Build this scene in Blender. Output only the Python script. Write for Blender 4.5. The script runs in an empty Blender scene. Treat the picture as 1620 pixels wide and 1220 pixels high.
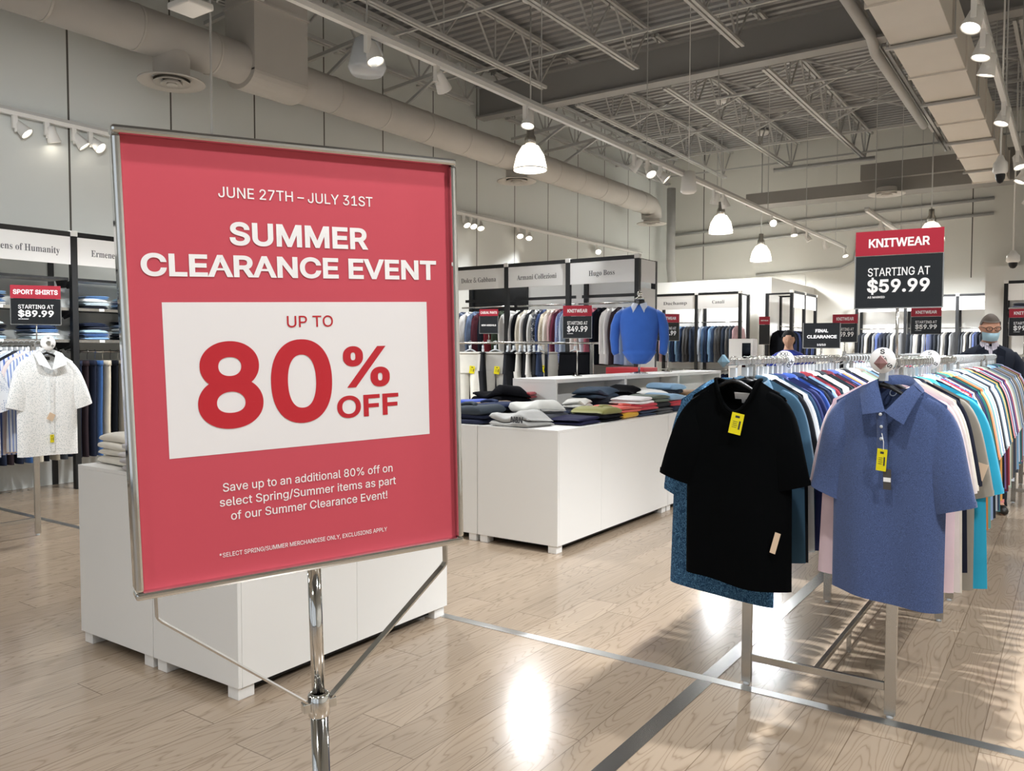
import bpy, bmesh, math, random, os
from mathutils import Vector, Matrix
from mathutils.geometry import tessellate_polygon
from math import sin, cos, pi, sqrt

sc = bpy.context.scene
COL = sc.collection
R = random.Random(7)

# ------------------------------------------------------------------ camera
CAMH = 1.45
cam_d = bpy.data.cameras.new('camera')
cam = bpy.data.objects.new('camera', cam_d)
COL.objects.link(cam)
cam_d.sensor_width = 36.0
cam_d.lens = 36.0 * 1287.08 / 1620.0
cam_d.clip_start = 0.05
cam_d.clip_end = 200
yaw, pit, rol = math.radians(34.65063), math.radians(2.46553), math.radians(.10668)
fwd = Vector((-sin(yaw) * cos(pit), cos(yaw) * cos(pit), -sin(pit)))
rt = Vector((cos(yaw), sin(yaw), 0))
up = rt.cross(fwd)
rt2 = rt * cos(rol) + up * sin(rol)
up2 = -rt * sin(rol) + up * cos(rol)
cam.matrix_world = Matrix(((rt2.x, up2.x, -fwd.x, 0), (rt2.y, up2.y, -fwd.y, 0), (rt2.z, up2.z, -fwd.z, CAMH), (0, 0, 0, 1)))
sc.camera = cam

# ------------------------------------------------------------------ world, exposure
w = bpy.data.worlds.new('world')
sc.world = w
w.use_nodes = True
bg = w.node_tree.nodes['Background']
bg.inputs[0].default_value = (.86, .93, 1, 1)
bg.inputs[1].default_value = 1.0
sc.view_settings.view_transform = 'Standard'
sc.view_settings.look = 'None'
sc.view_settings.exposure = -.12
sc.view_settings.gamma = 1.0
SPOT_W = 210.0        # track heads
PEND_W = 400.0       # high-bay pendants
WARM = (.955, .98, 1.0)

# ------------------------------------------------------------------ helpers
def s2l(c):
    c /= 255.0
    return c / 12.92 if c <= .04045 else ((c + .055) / 1.055) ** 2.4

def hexc(h):
    h = h.lstrip('#')
    return tuple(s2l(int(h[i:i + 2], 16)) for i in (0, 2, 4)) + (1,)

class N:
    """small node-tree writer"""
    def __init__(s, name):
        s.m = bpy.data.materials.new(name)
        s.m.use_nodes = True
        s.t = s.m.node_tree
        s.b = s.t.nodes['Principled BSDF']
    def n(s, typ, **kw):
        x = s.t.nodes.new(typ)
        for k, v in kw.items():
            if k.startswith('i_'):
                x.inputs[int(k[2:])].default_value = v
            else:
                setattr(x, k, v)
        return x
    def l(s, a, b):
        s.t.links.new(a, b)
    def math(s, op, a, b=None, c=None):
        x = s.n('ShaderNodeMath', operation=op)
        for i, v in enumerate((a, b, c)):
            if v is None: continue
            if isinstance(v, (int, float)): x.inputs[i].default_value = v
            else: s.l(v, x.inputs[i])
        return x.outputs[0]
    def mix(s, f, a, b):
        x = s.n('ShaderNodeMix', data_type='RGBA')
        for i, v in ((0, f), (6, a), (7, b)):
            if isinstance(v, (int, float, tuple)): x.inputs[i].default_value = v
            else: s.l(v, x.inputs[i])
        return x.outputs[2]
    def set(s, rough=.5, metal=0, spec=.5):
        s.b.inputs['Roughness'].default_value = rough
        s.b.inputs['Metallic'].default_value = metal
        s.b.inputs['Specular IOR Level'].default_value = spec

MATS = {}
def plain(name, col, rough=.5, metal=0, spec=.5, var=.06, scale=6.0, bump=0.0, bscale=200.0, coat=0.0):
    if name in MATS: return MATS[name]
    k = N(name)
    k.set(rough, metal, spec)
    c = hexc(col)
    tc = k.n('ShaderNodeTexCoord')
    nz = k.n('ShaderNodeTexNoise')
    nz.inputs['Scale'].default_value = scale
    nz.inputs['Detail'].default_value = 3
    k.l(tc.outputs['Object'], nz.inputs['Vector'])
    d = tuple(max(0, x * (1 - var)) for x in c[:3]) + (1,)
    u = tuple(min(1, x * (1 + var)) for x in c[:3]) + (1,)
    k.l(k.mix(nz.outputs['Fac'], d, u), k.b.inputs['Base Color'])
    if bump:
        n2 = k.n('ShaderNodeTexNoise')
        n2.inputs['Scale'].default_value = bscale
        k.l(tc.outputs['Object'], n2.inputs['Vector'])
        bp = k.n('ShaderNodeBump')
        bp.inputs['Strength'].default_value = bump
        bp.inputs['Distance'].default_value = .002
        k.l(n2.outputs['Fac'], bp.inputs['Height'])
        k.l(bp.outputs['Normal'], k.b.inputs['Normal'])
    if coat:
        k.b.inputs['Coat Weight'].default_value = coat
        k.b.inputs['Coat Roughness'].default_value = .08
    MATS[name] = k.m
    return k.m

def cloth(col, pat=None, col2='#ffffff', scale=60.0):
    """fabric; pat: None, heather, stripe, floral, paisley, plaid, dots"""
    name = 'cloth_%s_%s_%s_%d' % (col, pat, col2, scale)
    if name in MATS: return MATS[name]
    k = N(name)
    k.set(.85, 0, .2)
    if sum(hexc(col)[:3]) < .03: k.b.inputs['Specular IOR Level'].default_value = .05
    k.b.inputs['Sheen Weight'].default_value = .2 if sum(hexc(col)[:3]) > .3 else 0
    a, b = hexc(col), hexc(col2)
    tc = k.n('ShaderNodeTexCoord')
    P = tc.outputs['Object']
    if pat is None or pat == 'heather':
        nz = k.n('ShaderNodeTexNoise')
        nz.inputs['Scale'].default_value = 420 if pat else 12
        nz.inputs['Detail'].default_value = 2
        k.l(P, nz.inputs['Vector'])
        v = .42 if pat else .10
        f = k.math('MULTIPLY_ADD', nz.outputs['Fac'], 2.2, -.6) if pat else nz.outputs['Fac']
        f = k.math('MINIMUM', k.math('MAXIMUM', f, 0.0), 1.0)
        col_o = k.mix(f, tuple(x * (1 - v) for x in a[:3]) + (1,), tuple(min(1, x * (1 + v)) for x in a[:3]) + (1,))
    elif pat in ('stripe', 'hstripe'):
        sp = k.n('ShaderNodeSeparateXYZ')
        k.l(P, sp.inputs[0])
        q = k.math('FRACT', k.math('MULTIPLY', sp.outputs[2 if pat == 'hstripe' else 0], scale))
        col_o = k.mix(k.math('GREATER_THAN', q, .62), a, b)
    elif pat == 'plaid':
        sp = k.n('ShaderNodeSeparateXYZ')
        k.l(P, sp.inputs[0])
        q = k.math('GREATER_THAN', k.math('FRACT', k.math('MULTIPLY', sp.outputs[0], scale)), .7)
        r_ = k.math('GREATER_THAN', k.math('FRACT', k.math('MULTIPLY', sp.outputs[2], scale)), .7)
        col_o = k.mix(k.math('MULTIPLY', k.math('ADD', q, r_), .5), a, b)
    elif pat == 'paisley':
        nz = k.n('ShaderNodeTexNoise')
        nz.inputs['Scale'].default_value = scale
        nz.inputs['Detail'].default_value = 2
        nz.inputs['Distortion'].default_value = 1.5
        k.l(P, nz.inputs['Vector'])
        q = k.math('FRACT', k.math('MULTIPLY', nz.outputs['Fac'], 6.0))
        col_o = k.mix(k.math('GREATER_THAN', q, .62), a, b)
    elif pat == 'dots':
        vo = k.n('ShaderNodeTexVoronoi')
        vo.inputs['Scale'].default_value = scale
        vo.inputs['Randomness'].default_value = .35
        k.l(P, vo.inputs['Vector'])
        col_o = k.mix(k.math('LESS_THAN', vo.outputs['Distance'], .28), a, b)
    else:                                    # floral sprigs
        vo = k.n('ShaderNodeTexVoronoi')
        vo.inputs['Scale'].default_value = scale
        k.l(P, vo.inputs['Vector'])
        nz = k.n('ShaderNodeTexNoise')
        nz.inputs['Scale'].default_value = scale * 2.5
        k.l(P, nz.inputs['Vector'])
        q = k.math('ADD', vo.outputs['Distance'], k.math('MULTIPLY_ADD', nz.outputs['Fac'], .9, -.45))
        col_o = k.mix(k.math('LESS_THAN', q, .30), a, b)
    k.l(col_o, k.b.inputs['Base Color'])
    n2 = k.n('ShaderNodeTexNoise')
    n2.inputs['Scale'].default_value = 700
    k.l(P, n2.inputs['Vector'])
    bp = k.n('ShaderNodeBump')
    bp.inputs['Strength'].default_value = .25
    bp.inputs['Distance'].default_value = .002
    k.l(n2.outputs['Fac'], bp.inputs['Height'])
    k.l(bp.outputs['Normal'], k.b.inputs['Normal'])
    MATS[name] = k.m
    return k.m

def emit(name, col, strength):
    if name in MATS: return MATS[name]
    k = N(name)
    k.b.inputs['Base Color'].default_value = hexc(col)
    k.b.inputs['Emission Color'].default_value = hexc(col)
    k.b.inputs['Emission Strength'].default_value = strength
    MATS[name] = k.m
    return k.m

CHROME = plain('polished_chrome', '#dcdcda', .07, 1.0, var=.02)
STEEL = plain('brushed_steel', '#bdbab4', .26, 1.0, var=.05, bump=.1, bscale=90)
BLACK_METAL = plain('black_powder_coat', '#17181a', .42, 0, .4, var=.1)
BLACK_PLASTIC = plain('black_plastic', '#0d0d0f', .4, 0, .4, var=.1)
WHITE_LAM = plain('white_laminate', '#e9e7e3', .38, 0, .4, var=.015, scale=2)
WHITE_PAINT = plain('white_fixture_paint', '#e6e5e1', .5, 0, .4, var=.02)
HEADER_W = plain('white_header_board', '#f4f3f1', .5, 0, .3, var=.01)
CLEARP = plain('frosted_clear_plastic', '#c4c8cb', .12, 0, .6, var=.05)
LAMP_WHITE = plain('white_lamp_enamel', '#e8e6e1', .35, 0, .4, var=.02)
CEIL_PAINT = plain('grey_ceiling_paint', '#a8a8a6', .7, 0, .25, var=.06, scale=2)
SQ_DUCT = plain('square_duct_paint', '#d8d1c7', .6, 0, .3, var=.04, scale=3)
DUCT_PAINT = plain('duct_paint', '#bdb8b1', .6, 0, .3, var=.05, scale=3)
JOIST_PAINT = plain('joist_paint', '#b6b5b2', .6, 0, .3, var=.06, scale=3)
CREAM = plain('cream_partition_paint', '#dedcd5', .7, 0, .25, var=.02, scale=1.5)
TEXT_W = plain('white_print', '#f4f0ee', .6, 0, .2, var=.01)
TEXT_H = plain('grey_header_print', '#68686b', .6, 0, .2, var=.02)
TEXT_K = plain('dark_grey_print', '#3c3c3e', .6, 0, .2, var=.02)
RED_PAPER = plain('red_poster_print', '#c64e5a', .55, 0, .25, var=.03, scale=3)
RED_INK = plain('red_ink', '#bd2a33', .55, 0, .25, var=.02)
CARD_K = plain('black_card_print', '#141618', .2, 0, .5, var=.05)
CARD_R = plain('red_card_print', '#a32334', .35, 0, .4, var=.03)
PAPER_W = plain('white_poster_print', '#e9e4e2', .55, 0, .25, var=.01)
TAG_Y = plain('yellow_tag_paper', '#e4d51f', .6, 0, .2, var=.05)
TAG_G = plain('grey_tag_card', '#4d4a47', .6, 0, .2, var=.05)
TAG_T = plain('tan_tag_card', '#d9bfa3', .7, 0, .2, var=.08)

class MB:
    def __init__(s):
        s.v = []; s.f = []
    def add(s, vs, fs):
        o = len(s.v)
        s.v += [tuple(p) for p in vs]
        s.f += [tuple(i + o for i in q) for q in fs]
        return s
    def box(s, x0, y0, z0, x1, y1, z1):
        v = [(x, y, z) for x in (x0, x1) for y in (y0, y1) for z in (z0, z1)]
        return s.add(v, [(0, 1, 3, 2), (4, 6, 7, 5), (0, 4, 5, 1), (2, 3, 7, 6), (0, 2, 6, 4), (1, 5, 7, 3)])
    def bar(s, a, b, w_, h_, upv=(0, 0, 1)):
        a, b = Vector(a), Vector(b)
        d = (b - a).normalized()
        u = Vector(upv)
        x = d.cross(u)
        if x.length < 1e-4: x = d.cross(Vector((1, 0, 0)))
        x.normalize()
        y = x.cross(d)
        v = []
        for p in (a, b):
            for i, j in ((-1, -1), (1, -1), (1, 1), (-1, 1)):
                v.append(p + x * (i * w_ / 2) + y * (j * h_ / 2))
        return s.add(v, [(3, 2, 1, 0), (4, 5, 6, 7)] + [(i, (i + 1) % 4, (i + 1) % 4 + 4, i + 4) for i in range(4)])
    def tube(s, pts, r, n=8, cap=True, flat=1.0):
        """r: number or list; flat: factor on the second axis"""
        P = [Vector(p) for p in pts]
        k = len(P)
        rs = r if isinstance(r, (list, tuple)) else [r] * k
        ref = None
        vs = []
        for i, p in enumerate(P):
            d = (P[min(i + 1, k - 1)] - P[max(i - 1, 0)]).normalized()
            if ref is None:
                ref = d.cross(Vector((0, 0, 1)))
                if ref.length < .05: ref = d.cross(Vector((0, 1, 0)))
            x = (ref - d * ref.dot(d)).normalized()
            ref = x
            y = d.cross(x)
            for j in range(n):
                a = 2 * pi * j / n
                vs.append(p + x * (cos(a) * rs[i]) + y * (sin(a) * rs[i] * flat))
        fs = [(i * n + j, i * n + (j + 1) % n, (i + 1) * n + (j + 1) % n, (i + 1) * n + j) for i in range(k - 1) for j in range(n)]
        if cap:
            fs += [tuple(range(n - 1, -1, -1)), tuple((k - 1) * n + j for j in range(n))]
        return s.add(vs, fs)
    def lathe(s, prof, n=24, c=(0, 0, 0)):
        vs = []
        for r_, z in prof:
            for j in range(n):
                a = 2 * pi * j / n
                vs.append((c[0] + r_ * cos(a), c[1] + r_ * sin(a), c[2] + z))
        k = len(prof)
        fs = [(i * n + j, i * n + (j + 1) % n, (i + 1) * n + (j + 1) % n, (i + 1) * n + j) for i in range(k - 1) for j in range(n)]
        return s.add(vs, fs)
    def grid(s, rows, closed=False):
        k, n = len(rows), len(rows[0])
        vs = [p for r_ in rows for p in r_]
        m = n if closed else n - 1
        return s.add(vs, [(i * n + j, i * n + (j + 1) % n, (i + 1) * n + (j + 1) % n, (i + 1) * n + j) for i in range(k - 1) for j in range(m)])
    def mesh(s, name, mat=None, smooth=False):
        me = bpy.data.meshes.new(name)
        me.from_pydata(s.v, [], s.f)
        me.update()
        if smooth:
            for p in me.polygons: p.use_smooth = True
        me.materials.append(mat)
        return me
    def build(s, name, mat, parent=None, smooth=False, bevel=0, fix=True, loc=None, rz=0):
        me = s.mesh(name, mat, smooth)
        if fix:
            b = bmesh.new()
            b.from_mesh(me)
            bmesh.ops.recalc_face_normals(b, faces=b.faces)
            b.to_mesh(me)
            b.free()
        return link(name, me, parent, bevel, loc, rz)

def link(name, me, parent=None, bevel=0, loc=None, rz=0, mat=None):
    o = bpy.data.objects.new(name, me)
    COL.objects.link(o)
    if parent is not None: o.parent = parent
    if loc is not None: o.location = loc
    if rz: o.rotation_euler[2] = rz
    if bevel:
        m = o.modifiers.new('edge', 'BEVEL')
        m.width = bevel
        m.segments = 2
        m.limit_method = 'ANGLE'
    if mat is not None:
        o.material_slots[0].link = 'OBJECT'
        o.material_slots[0].material = mat
    return o

def tag(o, label, cat, group=None, kind=None):
    o['label'] = label
    o['category'] = cat
    if group: o['group'] = group
    if kind: o['kind'] = kind
    return o

def thing(name, label, cat, loc=(0, 0, 0), rz=0, group=None):
    o = bpy.data.objects.new(name, None)
    o.empty_display_size = .1
    COL.objects.link(o)
    o.location = loc
    o.rotation_euler = (0, 0, rz)
    return tag(o, label, cat, group)

def struct(o, label=None):
    o['kind'] = 'structure'
    if label:
        o['label'] = label
    return o

# ------------------------------------------------------------------ lettering
FD = os.path.join(bpy.utils.resource_path('LOCAL'), 'datafiles', 'fonts')
def font(fn):
    try: return bpy.data.fonts.load(os.path.join(FD, fn))
    except Exception: return None
F_SANS, F_SERIF = font('Inter.woff2'), font('NotoSansMath-Regular.woff2')

def area2(p):
    return sum(p[i][0] * p[(i + 1) % len(p)][1] - p[(i + 1) % len(p)][0] * p[i][1] for i in range(len(p)))

def inside(pt, poly):
    x, y = pt
    c = False
    for i in range(len(poly)):
        (x1, y1), (x2, y2) = poly[i], poly[i - 1]
        if (y1 > y) != (y2 > y) and x < (x2 - x1) * (y - y1) / (y2 - y1) + x1: c = not c
    return c

GLYPH = {}
def outlines(s, fnt, space):
    key = (s, fnt.name if fnt else '', space)
    if key in GLYPH: return GLYPH[key]
    c = bpy.data.curves.new('t', 'FONT')
    c.body = s
    if fnt: c.font = fnt
    c.resolution_u = 5
    c.space_character = space
    c.dimensions = '2D'
    c.fill_mode = 'NONE'
    o = bpy.data.objects.new('t', c)
    COL.objects.link(o)
    bpy.context.view_layer.update()
    me = bpy.data.meshes.new_from_object(o.evaluated_get(bpy.context.evaluated_depsgraph_get()))
    bpy.data.objects.remove(o)
    nb = {}
    for e in me.edges:
        a, b = e.vertices
        nb.setdefault(a, []).append(b)
        nb.setdefault(b, []).append(a)
    seen, loops = set(), []
    for st in nb:
        if st in seen or len(nb[st]) != 2: continue
        lp, prev, cur = [], None, st
        while cur not in seen:
            seen.add(cur)
            lp.append(tuple(me.vertices[cur].co[:2]))
            nx = [k for k in nb[cur] if k != prev]
            prev, cur = cur, (nx[0] if nx else cur)
        q = [lp[i] for i in range(len(lp)) if abs(lp[i][0] - lp[i - 1][0]) + abs(lp[i][1] - lp[i - 1][1]) > 1e-5]
        if len(q) > 2: loops.append((st, q))
    bpy.data.meshes.remove(me)
    # trace direction from the source point order, so overlapping strokes stay outers
    res = []
    for _, q in loops:
        parts = untangle(q)
        if len(parts) == 1:
            res.append((q, None))
        else:
            ref = area2(max(parts, key=lambda p: abs(area2(p))))
            res += [(p, 'outer' if area2(p) * ref > 0 else 'hole') for p in parts]
    GLYPH[key] = res
    return res

def untangle(q):
    """cut a self-crossing outline into simple loops"""
    n = len(q)
    for i in range(n):
        a, b = q[i], q[(i + 1) % n]
        for j in range(i + 2, n):
            if i == 0 and j == n - 1: continue
            c, d = q[j], q[(j + 1) % n]
            if max(a[0], b[0]) < min(c[0], d[0]) or max(c[0], d[0]) < min(a[0], b[0]) or max(a[1], b[1]) < min(c[1], d[1]) or max(c[1], d[1]) < min(a[1], b[1]): continue
            rx, ry, sx, sy = b[0] - a[0], b[1] - a[1], d[0] - c[0], d[1] - c[1]
            den = rx * sy - ry * sx
            if abs(den) < 1e-12: continue
            t = ((c[0] - a[0]) * sy - (c[1] - a[1]) * sx) / den
            u = ((c[0] - a[0]) * ry - (c[1] - a[1]) * rx) / den
            if 1e-6 < t < 1 - 1e-6 and 1e-6 < u < 1 - 1e-6:
                X = (a[0] + t * rx, a[1] + t * ry)
                return [p for l in (untangle([X] + q[i + 1:j + 1]), untangle([X] + q[j + 1:] + q[:i + 1])) for p in l if len(p) > 2 and abs(area2(p)) > 1e-6]
    return [q]

def split_holes(flagged):
    loops = [q for q, _ in flagged]
    flags = [f for _, f in flagged]

    """loops -> [(outer, [holes])]; a loop wholly inside an odd number of others is a hole"""
    depth = []
    for i, a in enumerate(loops):
        d = sum(1 for j, b in enumerate(loops) if i != j and all(inside(p, b) for p in a[::max(1, len(a) // 8)]))
        depth.append(d)
    res = []
    for i, a in enumerate(loops):
        if flags[i] == 'hole' or (flags[i] is None and depth[i] % 2): continue
        hs = [b for j, b in enumerate(loops) if j != i and (flags[j] == 'hole' or (flags[j] is None and depth[j] == depth[i] + 1)) and abs(area2(b)) < abs(area2(a)) and all(inside(p, a) for p in b[::max(1, len(b) // 8)])]
        res.append((a, hs))
    return res

def lettering(mb, s, x0, x1, base, cap, y=0.0, bold=0.0, fnt='sans', align='fit', space=1.0):
    """flat letters in the local XZ plane facing -Y. The ink runs x0..x1 ('fit') or keeps its proportions ('left', 'center')"""
    f_ = F_SANS if fnt == 'sans' else F_SERIF
    if fnt == 'serif':
        s = ''.join(chr(0x1D400 + ord(c) - 65) if 'A' <= c <= 'Z' else chr(0x1D41A + ord(c) - 97) if 'a' <= c <= 'z' else c for c in s)
    capu = max(p[1] for q, _ in outlines('H' if fnt == 'sans' else '\U0001D407', f_, 1.0) for p in q)
    s2 = s.replace('$', 'S') if fnt == 'sans' else s
    loops = outlines(s2, f_, space)
    dollars = []
    if '$' in s and fnt == 'sans':
        # the sign's S with a stroke through it
        order = sorted(split_holes(loops), key=lambda q: min(p[0] for p in q[0]))
        vis = [c for c in s if c != ' ']
        # only leading $ are used in this shop's signs
        o = order[0][0]
        xm = (min(p[0] for p in o) + max(p[0] for p in o)) / 2
        dollars = [[(xm - .014, -.09), (xm + .014, -.09), (xm + .014, capu + .09), (xm - .014, capu + .09)]]
    allp = [p for q, _ in loops for p in q]
    mn, mx = min(p[0] for p in allp) - bold, max(p[0] for p in allp) + bold
    k = cap / (capu + 2 * bold)
    kx = (x1 - x0) / (mx - mn) if align == 'fit' else k
    ox = x0 if align in ('fit', 'left') else (x0 + x1) / 2 - (mx - mn) * kx / 2
    def T(p): return (ox + (p[0] - mn) * kx, y, base + (p[1] + bold) * k)
    lay = [0]
    def put(poly):
        lay[0] = (lay[0] + 1) % 11
        vs = [(p[0], p[1] + lay[0] * 5e-6, p[2]) for p in (T(p) for p in poly)]
        ar = sum(vs[i][0] * vs[(i + 1) % len(vs)][2] - vs[(i + 1) % len(vs)][0] * vs[i][2] for i in range(len(vs)))
        if ar < 0: vs.reverse()
        mb.add(vs, [tuple(range(len(vs)))])
    for outer, holes in split_holes(loops) + [(d, []) for d in dollars]:
        polys = [[Vector((p[0], p[1], 0)) for p in q] for q in [outer] + holes]
        flat = [p for q in [outer] + holes for p in q]
        for t in tessellate_polygon(polys): put([flat[i] for i in t])
        if not bold: continue
        for hole, q in [(0, outer)] + [(1, h) for h in holes]:      # heavier weight: a border laid round every stroke
            sg = (1 if area2(q) > 0 else -1) * (-1 if hole else 1)
            n_ = len(q)
            nor = []
            for i in range(n_):
                d = (Vector(q[(i + 1) % n_]) - Vector(q[i])).normalized()
                nor.append(Vector((d.y, -d.x)) * (sg * bold))
            for i in range(n_):
                a, b = Vector(q[i]), Vector(q[(i + 1) % n_])
                put([a, b, b + nor[i], a + nor[i]])
                n0, n1 = nor[i - 1], nor[i]
                cr = (n0.x * n1.y - n0.y * n1.x) * sg
                if cr > 1e-9:
                    m_ = n0 + n1
                    k2 = m_.length_squared
                    mm = m_ * (2 * bold * bold / k2) if k2 > .6 * bold * bold else None
                    put([a, a + n0, a + mm, a + n1] if mm is not None else [a, a + n0, a + n1])
    return mb


# ------------------------------------------------------------------ room shell
XL, XR, YB, YF, ZC = -9.0, 4.5, -4.0, 20.3, 6.55

def floor_mat():
    k = N('oak_plank_floor')
    k.set(.2, 0, .5)
    g = k.n('ShaderNodeNewGeometry')
    sp = k.n('ShaderNodeSeparateXYZ')
    k.l(g.outputs['Position'], sp.inputs[0])
    X, Y = sp.outputs[0], sp.outputs[1]
    W, LN = .205, 1.85
    xi = k.math('DIVIDE', k.math('ADD', X, .045), W)
    ix = k.math('FLOOR', xi)
    fx = k.math('FRACT', xi)
    wn = k.n('ShaderNodeTexWhiteNoise', noise_dimensions='1D')
    k.l(ix, wn.inputs['W'])
    yi = k.math('ADD', k.math('DIVIDE', Y, LN), k.math('MULTIPLY', wn.outputs['Value'], 7.3))
    iy = k.math('FLOOR', yi)
    fy = k.math('FRACT', yi)
    cb = k.n('ShaderNodeCombineXYZ')
    k.l(ix, cb.inputs[0]); k.l(iy, cb.inputs[1])
    w2 = k.n('ShaderNodeTexWhiteNoise', noise_dimensions='2D')
    k.l(cb.outputs[0], w2.inputs['Vector'])
    pid = w2.outputs['Value']
    # cathedral grain: contour lines of a stretched noise, shifted for each plank
    cg = k.n('ShaderNodeCombineXYZ')
    k.l(k.math('MULTIPLY', X, 7.5), cg.inputs[0])
    k.l(k.math('MULTIPLY', Y, .95), cg.inputs[1])
    k.l(k.math('MULTIPLY', pid, 37.0), cg.inputs[2])
    nz = k.n('ShaderNodeTexNoise')
    nz.inputs['Scale'].default_value = 1.0
    nz.inputs['Detail'].default_value = 3.0
    nz.inputs['Roughness'].default_value = .35
    k.l(cg.outputs[0], nz.inputs['Vector'])
    rings = k.math('FRACT', k.math('MULTIPLY', nz.outputs['Fac'], 21.0))
    line = k.math('POWER', k.math('ABSOLUTE', k.math('MULTIPLY_ADD', rings, 2.0, -1.0)), 5.0)
    # fine fibre
    cf = k.n('ShaderNodeCombineXYZ')
    k.l(k.math('MULTIPLY', X, 170.0), cf.inputs[0])
    k.l(k.math('MULTIPLY', Y, 5.0), cf.inputs[1])
    k.l(pid, cf.inputs[2])
    nf = k.n('ShaderNodeTexNoise')
    nf.inputs['Scale'].default_value = 1.0
    nf.inputs['Detail'].default_value = 2.0
    k.l(cf.outputs[0], nf.inputs['Vector'])
    col = k.mix(pid, hexc('#9c8b78'), hexc('#a99783'))
    col = k.mix(k.math('MULTIPLY', line, .58), col, hexc('#76624f'))
    col = k.mix(k.math('MULTIPLY', nf.outputs['Fac'], .14), col, hexc('#98846f'))
    ex = k.math('MINIMUM', fx, k.math('SUBTRACT', 1.0, fx))
    ey = k.math('MINIMUM', fy, k.math('SUBTRACT', 1.0, fy))
    seam = k.math('MAXIMUM', k.math('LESS_THAN', ex, .009), k.math('LESS_THAN', ey, .0012))
    col = k.mix(k.math('MULTIPLY', seam, .65), col, hexc('#5d4a38'))
    k.l(col, k.b.inputs['Base Color'])
    k.l(k.math('MULTIPLY_ADD', nf.outputs['Fac'], .06, .15), k.b.inputs['Roughness'])
    bp = k.n('ShaderNodeBump')
    bp.inputs['Strength'].default_value = .06
    bp.inputs['Distance'].default_value = .001
    k.l(k.math('SUBTRACT', k.math('MULTIPLY', line, -.3), seam), bp.inputs['Height'])
    k.l(bp.outputs['Normal'], k.b.inputs['Normal'])
    return k.m

def panel_wall_mat(name, col, axis, pitch, off):
    """painted precast panels with dark joints every PITCH metres"""
    k = N(name)
    k.set(.75, 0, .25)
    g = k.n('ShaderNodeNewGeometry')
    sp = k.n('ShaderNodeSeparateXYZ')
    k.l(g.outputs['Position'], sp.inputs[0])
    q = k.math('FRACT', k.math('DIVIDE', k.math('SUBTRACT', sp.outputs[axis], off), pitch))
    e = k.math('MINIMUM', q, k.math('SUBTRACT', 1.0, q))
    seam = k.math('LESS_THAN', e, .011 / pitch)
    nz = k.n('ShaderNodeTexNoise')
    nz.inputs['Scale'].default_value = .8
    k.l(g.outputs['Position'], nz.inputs['Vector'])
    c = hexc(col)
    base = k.mix(nz.outputs['Fac'], tuple(x * .96 for x in c[:3]) + (1,), tuple(min(1, x * 1.03) for x in c[:3]) + (1,))
    k.l(k.mix(seam, base, hexc('#55524c')), k.b.inputs['Base Color'])
    return k.m

FLOOR = floor_mat()
WALL_L = panel_wall_mat('wall_panel_paint', '#d6d8d4', 1, 1.215, 4.594)
WALL_F = panel_wall_mat('rear_wall_paint', '#dcdad2', 0, 6.1, -8.0)
WALL_R = plain('wall_paint', '#dad8d0', .7, 0, .25, var=.02, scale=1)

struct(MB().box(XL, YB, -.12, XR, YF, 0).build('floor', FLOOR))
struct(MB().box(XL - .15, YB, 0, XL, YF, ZC + .1).build('wall_left', WALL_L))
struct(MB().box(XR, YB, 0, XR + .15, YF, ZC + .1).build('wall_right', WALL_R))
struct(MB().box(XL - .15, YF, 0, XR + .15, YF + .15, ZC + .1).build('wall_back', WALL_F))
# shopfront behind the camera: piers, header and four glazed bays
fr = MB()
fr.box(XL, YB - .15, 3.6, XR, YB, ZC + .1)
fr.box(XL, YB - .15, 0, XL + .4, YB, 3.6).box(XR - .4, YB - .15, 0, XR, YB, 3.6)
for i in range(1, 4):
    x = XL + .4 + (XR - XL - .8) * i / 4
    fr.box(x - .2, YB - .15, 0, x + .2, YB, 3.6)
struct(fr.build('wall_front', WALL_R))
gk = N('shopfront_glass')
tr = gk.n('ShaderNodeBsdfTransparent')
gl = gk.n('ShaderNodeBsdfGlossy', i_1=.02)
mx = gk.n('ShaderNodeMixShader', i_0=.08)
gk.l(tr.outputs[0], mx.inputs[1]); gk.l(gl.outputs[0], mx.inputs[2])
gk.l(mx.outputs[0], gk.t.nodes['Material Output'].inputs[0])
bayw = (XR - XL - .8) / 4
for i in range(4):
    x0 = XL + .4 + bayw * i + (.2 if i else 0)
    x1 = XL + .4 + bayw * (i + 1) - (.2 if i < 3 else 0)
    wf = MB()
    wf.box(x0, YB - .1, 0, x0 + .06, YB - .04, 3.6).box(x1 - .06, YB - .1, 0, x1, YB - .04, 3.6)
    wf.box(x0, YB - .1, 0, x1, YB - .04, .08).box(x0, YB - .1, 3.52, x1, YB - .04, 3.6)
    o = struct(wf.build('window_%d' % (i + 1), BLACK_METAL))
    MB().box(x0 + .05, YB - .075, .07, x1 - .05, YB - .065, 3.53).build('pane', gk.m, o)

# ribbed steel deck: flutes run along X
rows = []
y = YB
P = .19
prof = []
while y < YF:
    for dy, z in ((0, 0), (.09, 0), (.11, .05), (.17, .05), (.19, 0)):
        if y + dy <= YF: prof.append((y + dy, ZC + z))
    y += P
dm = MB()
for i in range(0, len(prof) - 1):
    pass
dm.grid([[(XL, a, b) for a, b in prof], [(XR, a, b) for a, b in prof]])
DECK = plain('steel_deck_paint', '#969594', .6, 0, .3, var=.08, scale=1.3)
ro = struct(dm.build('ceiling', DECK))
struct(MB().box(XL, YB, ZC + .06, XR, YF, ZC + .12).build('ceiling_slab', DECK))

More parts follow.
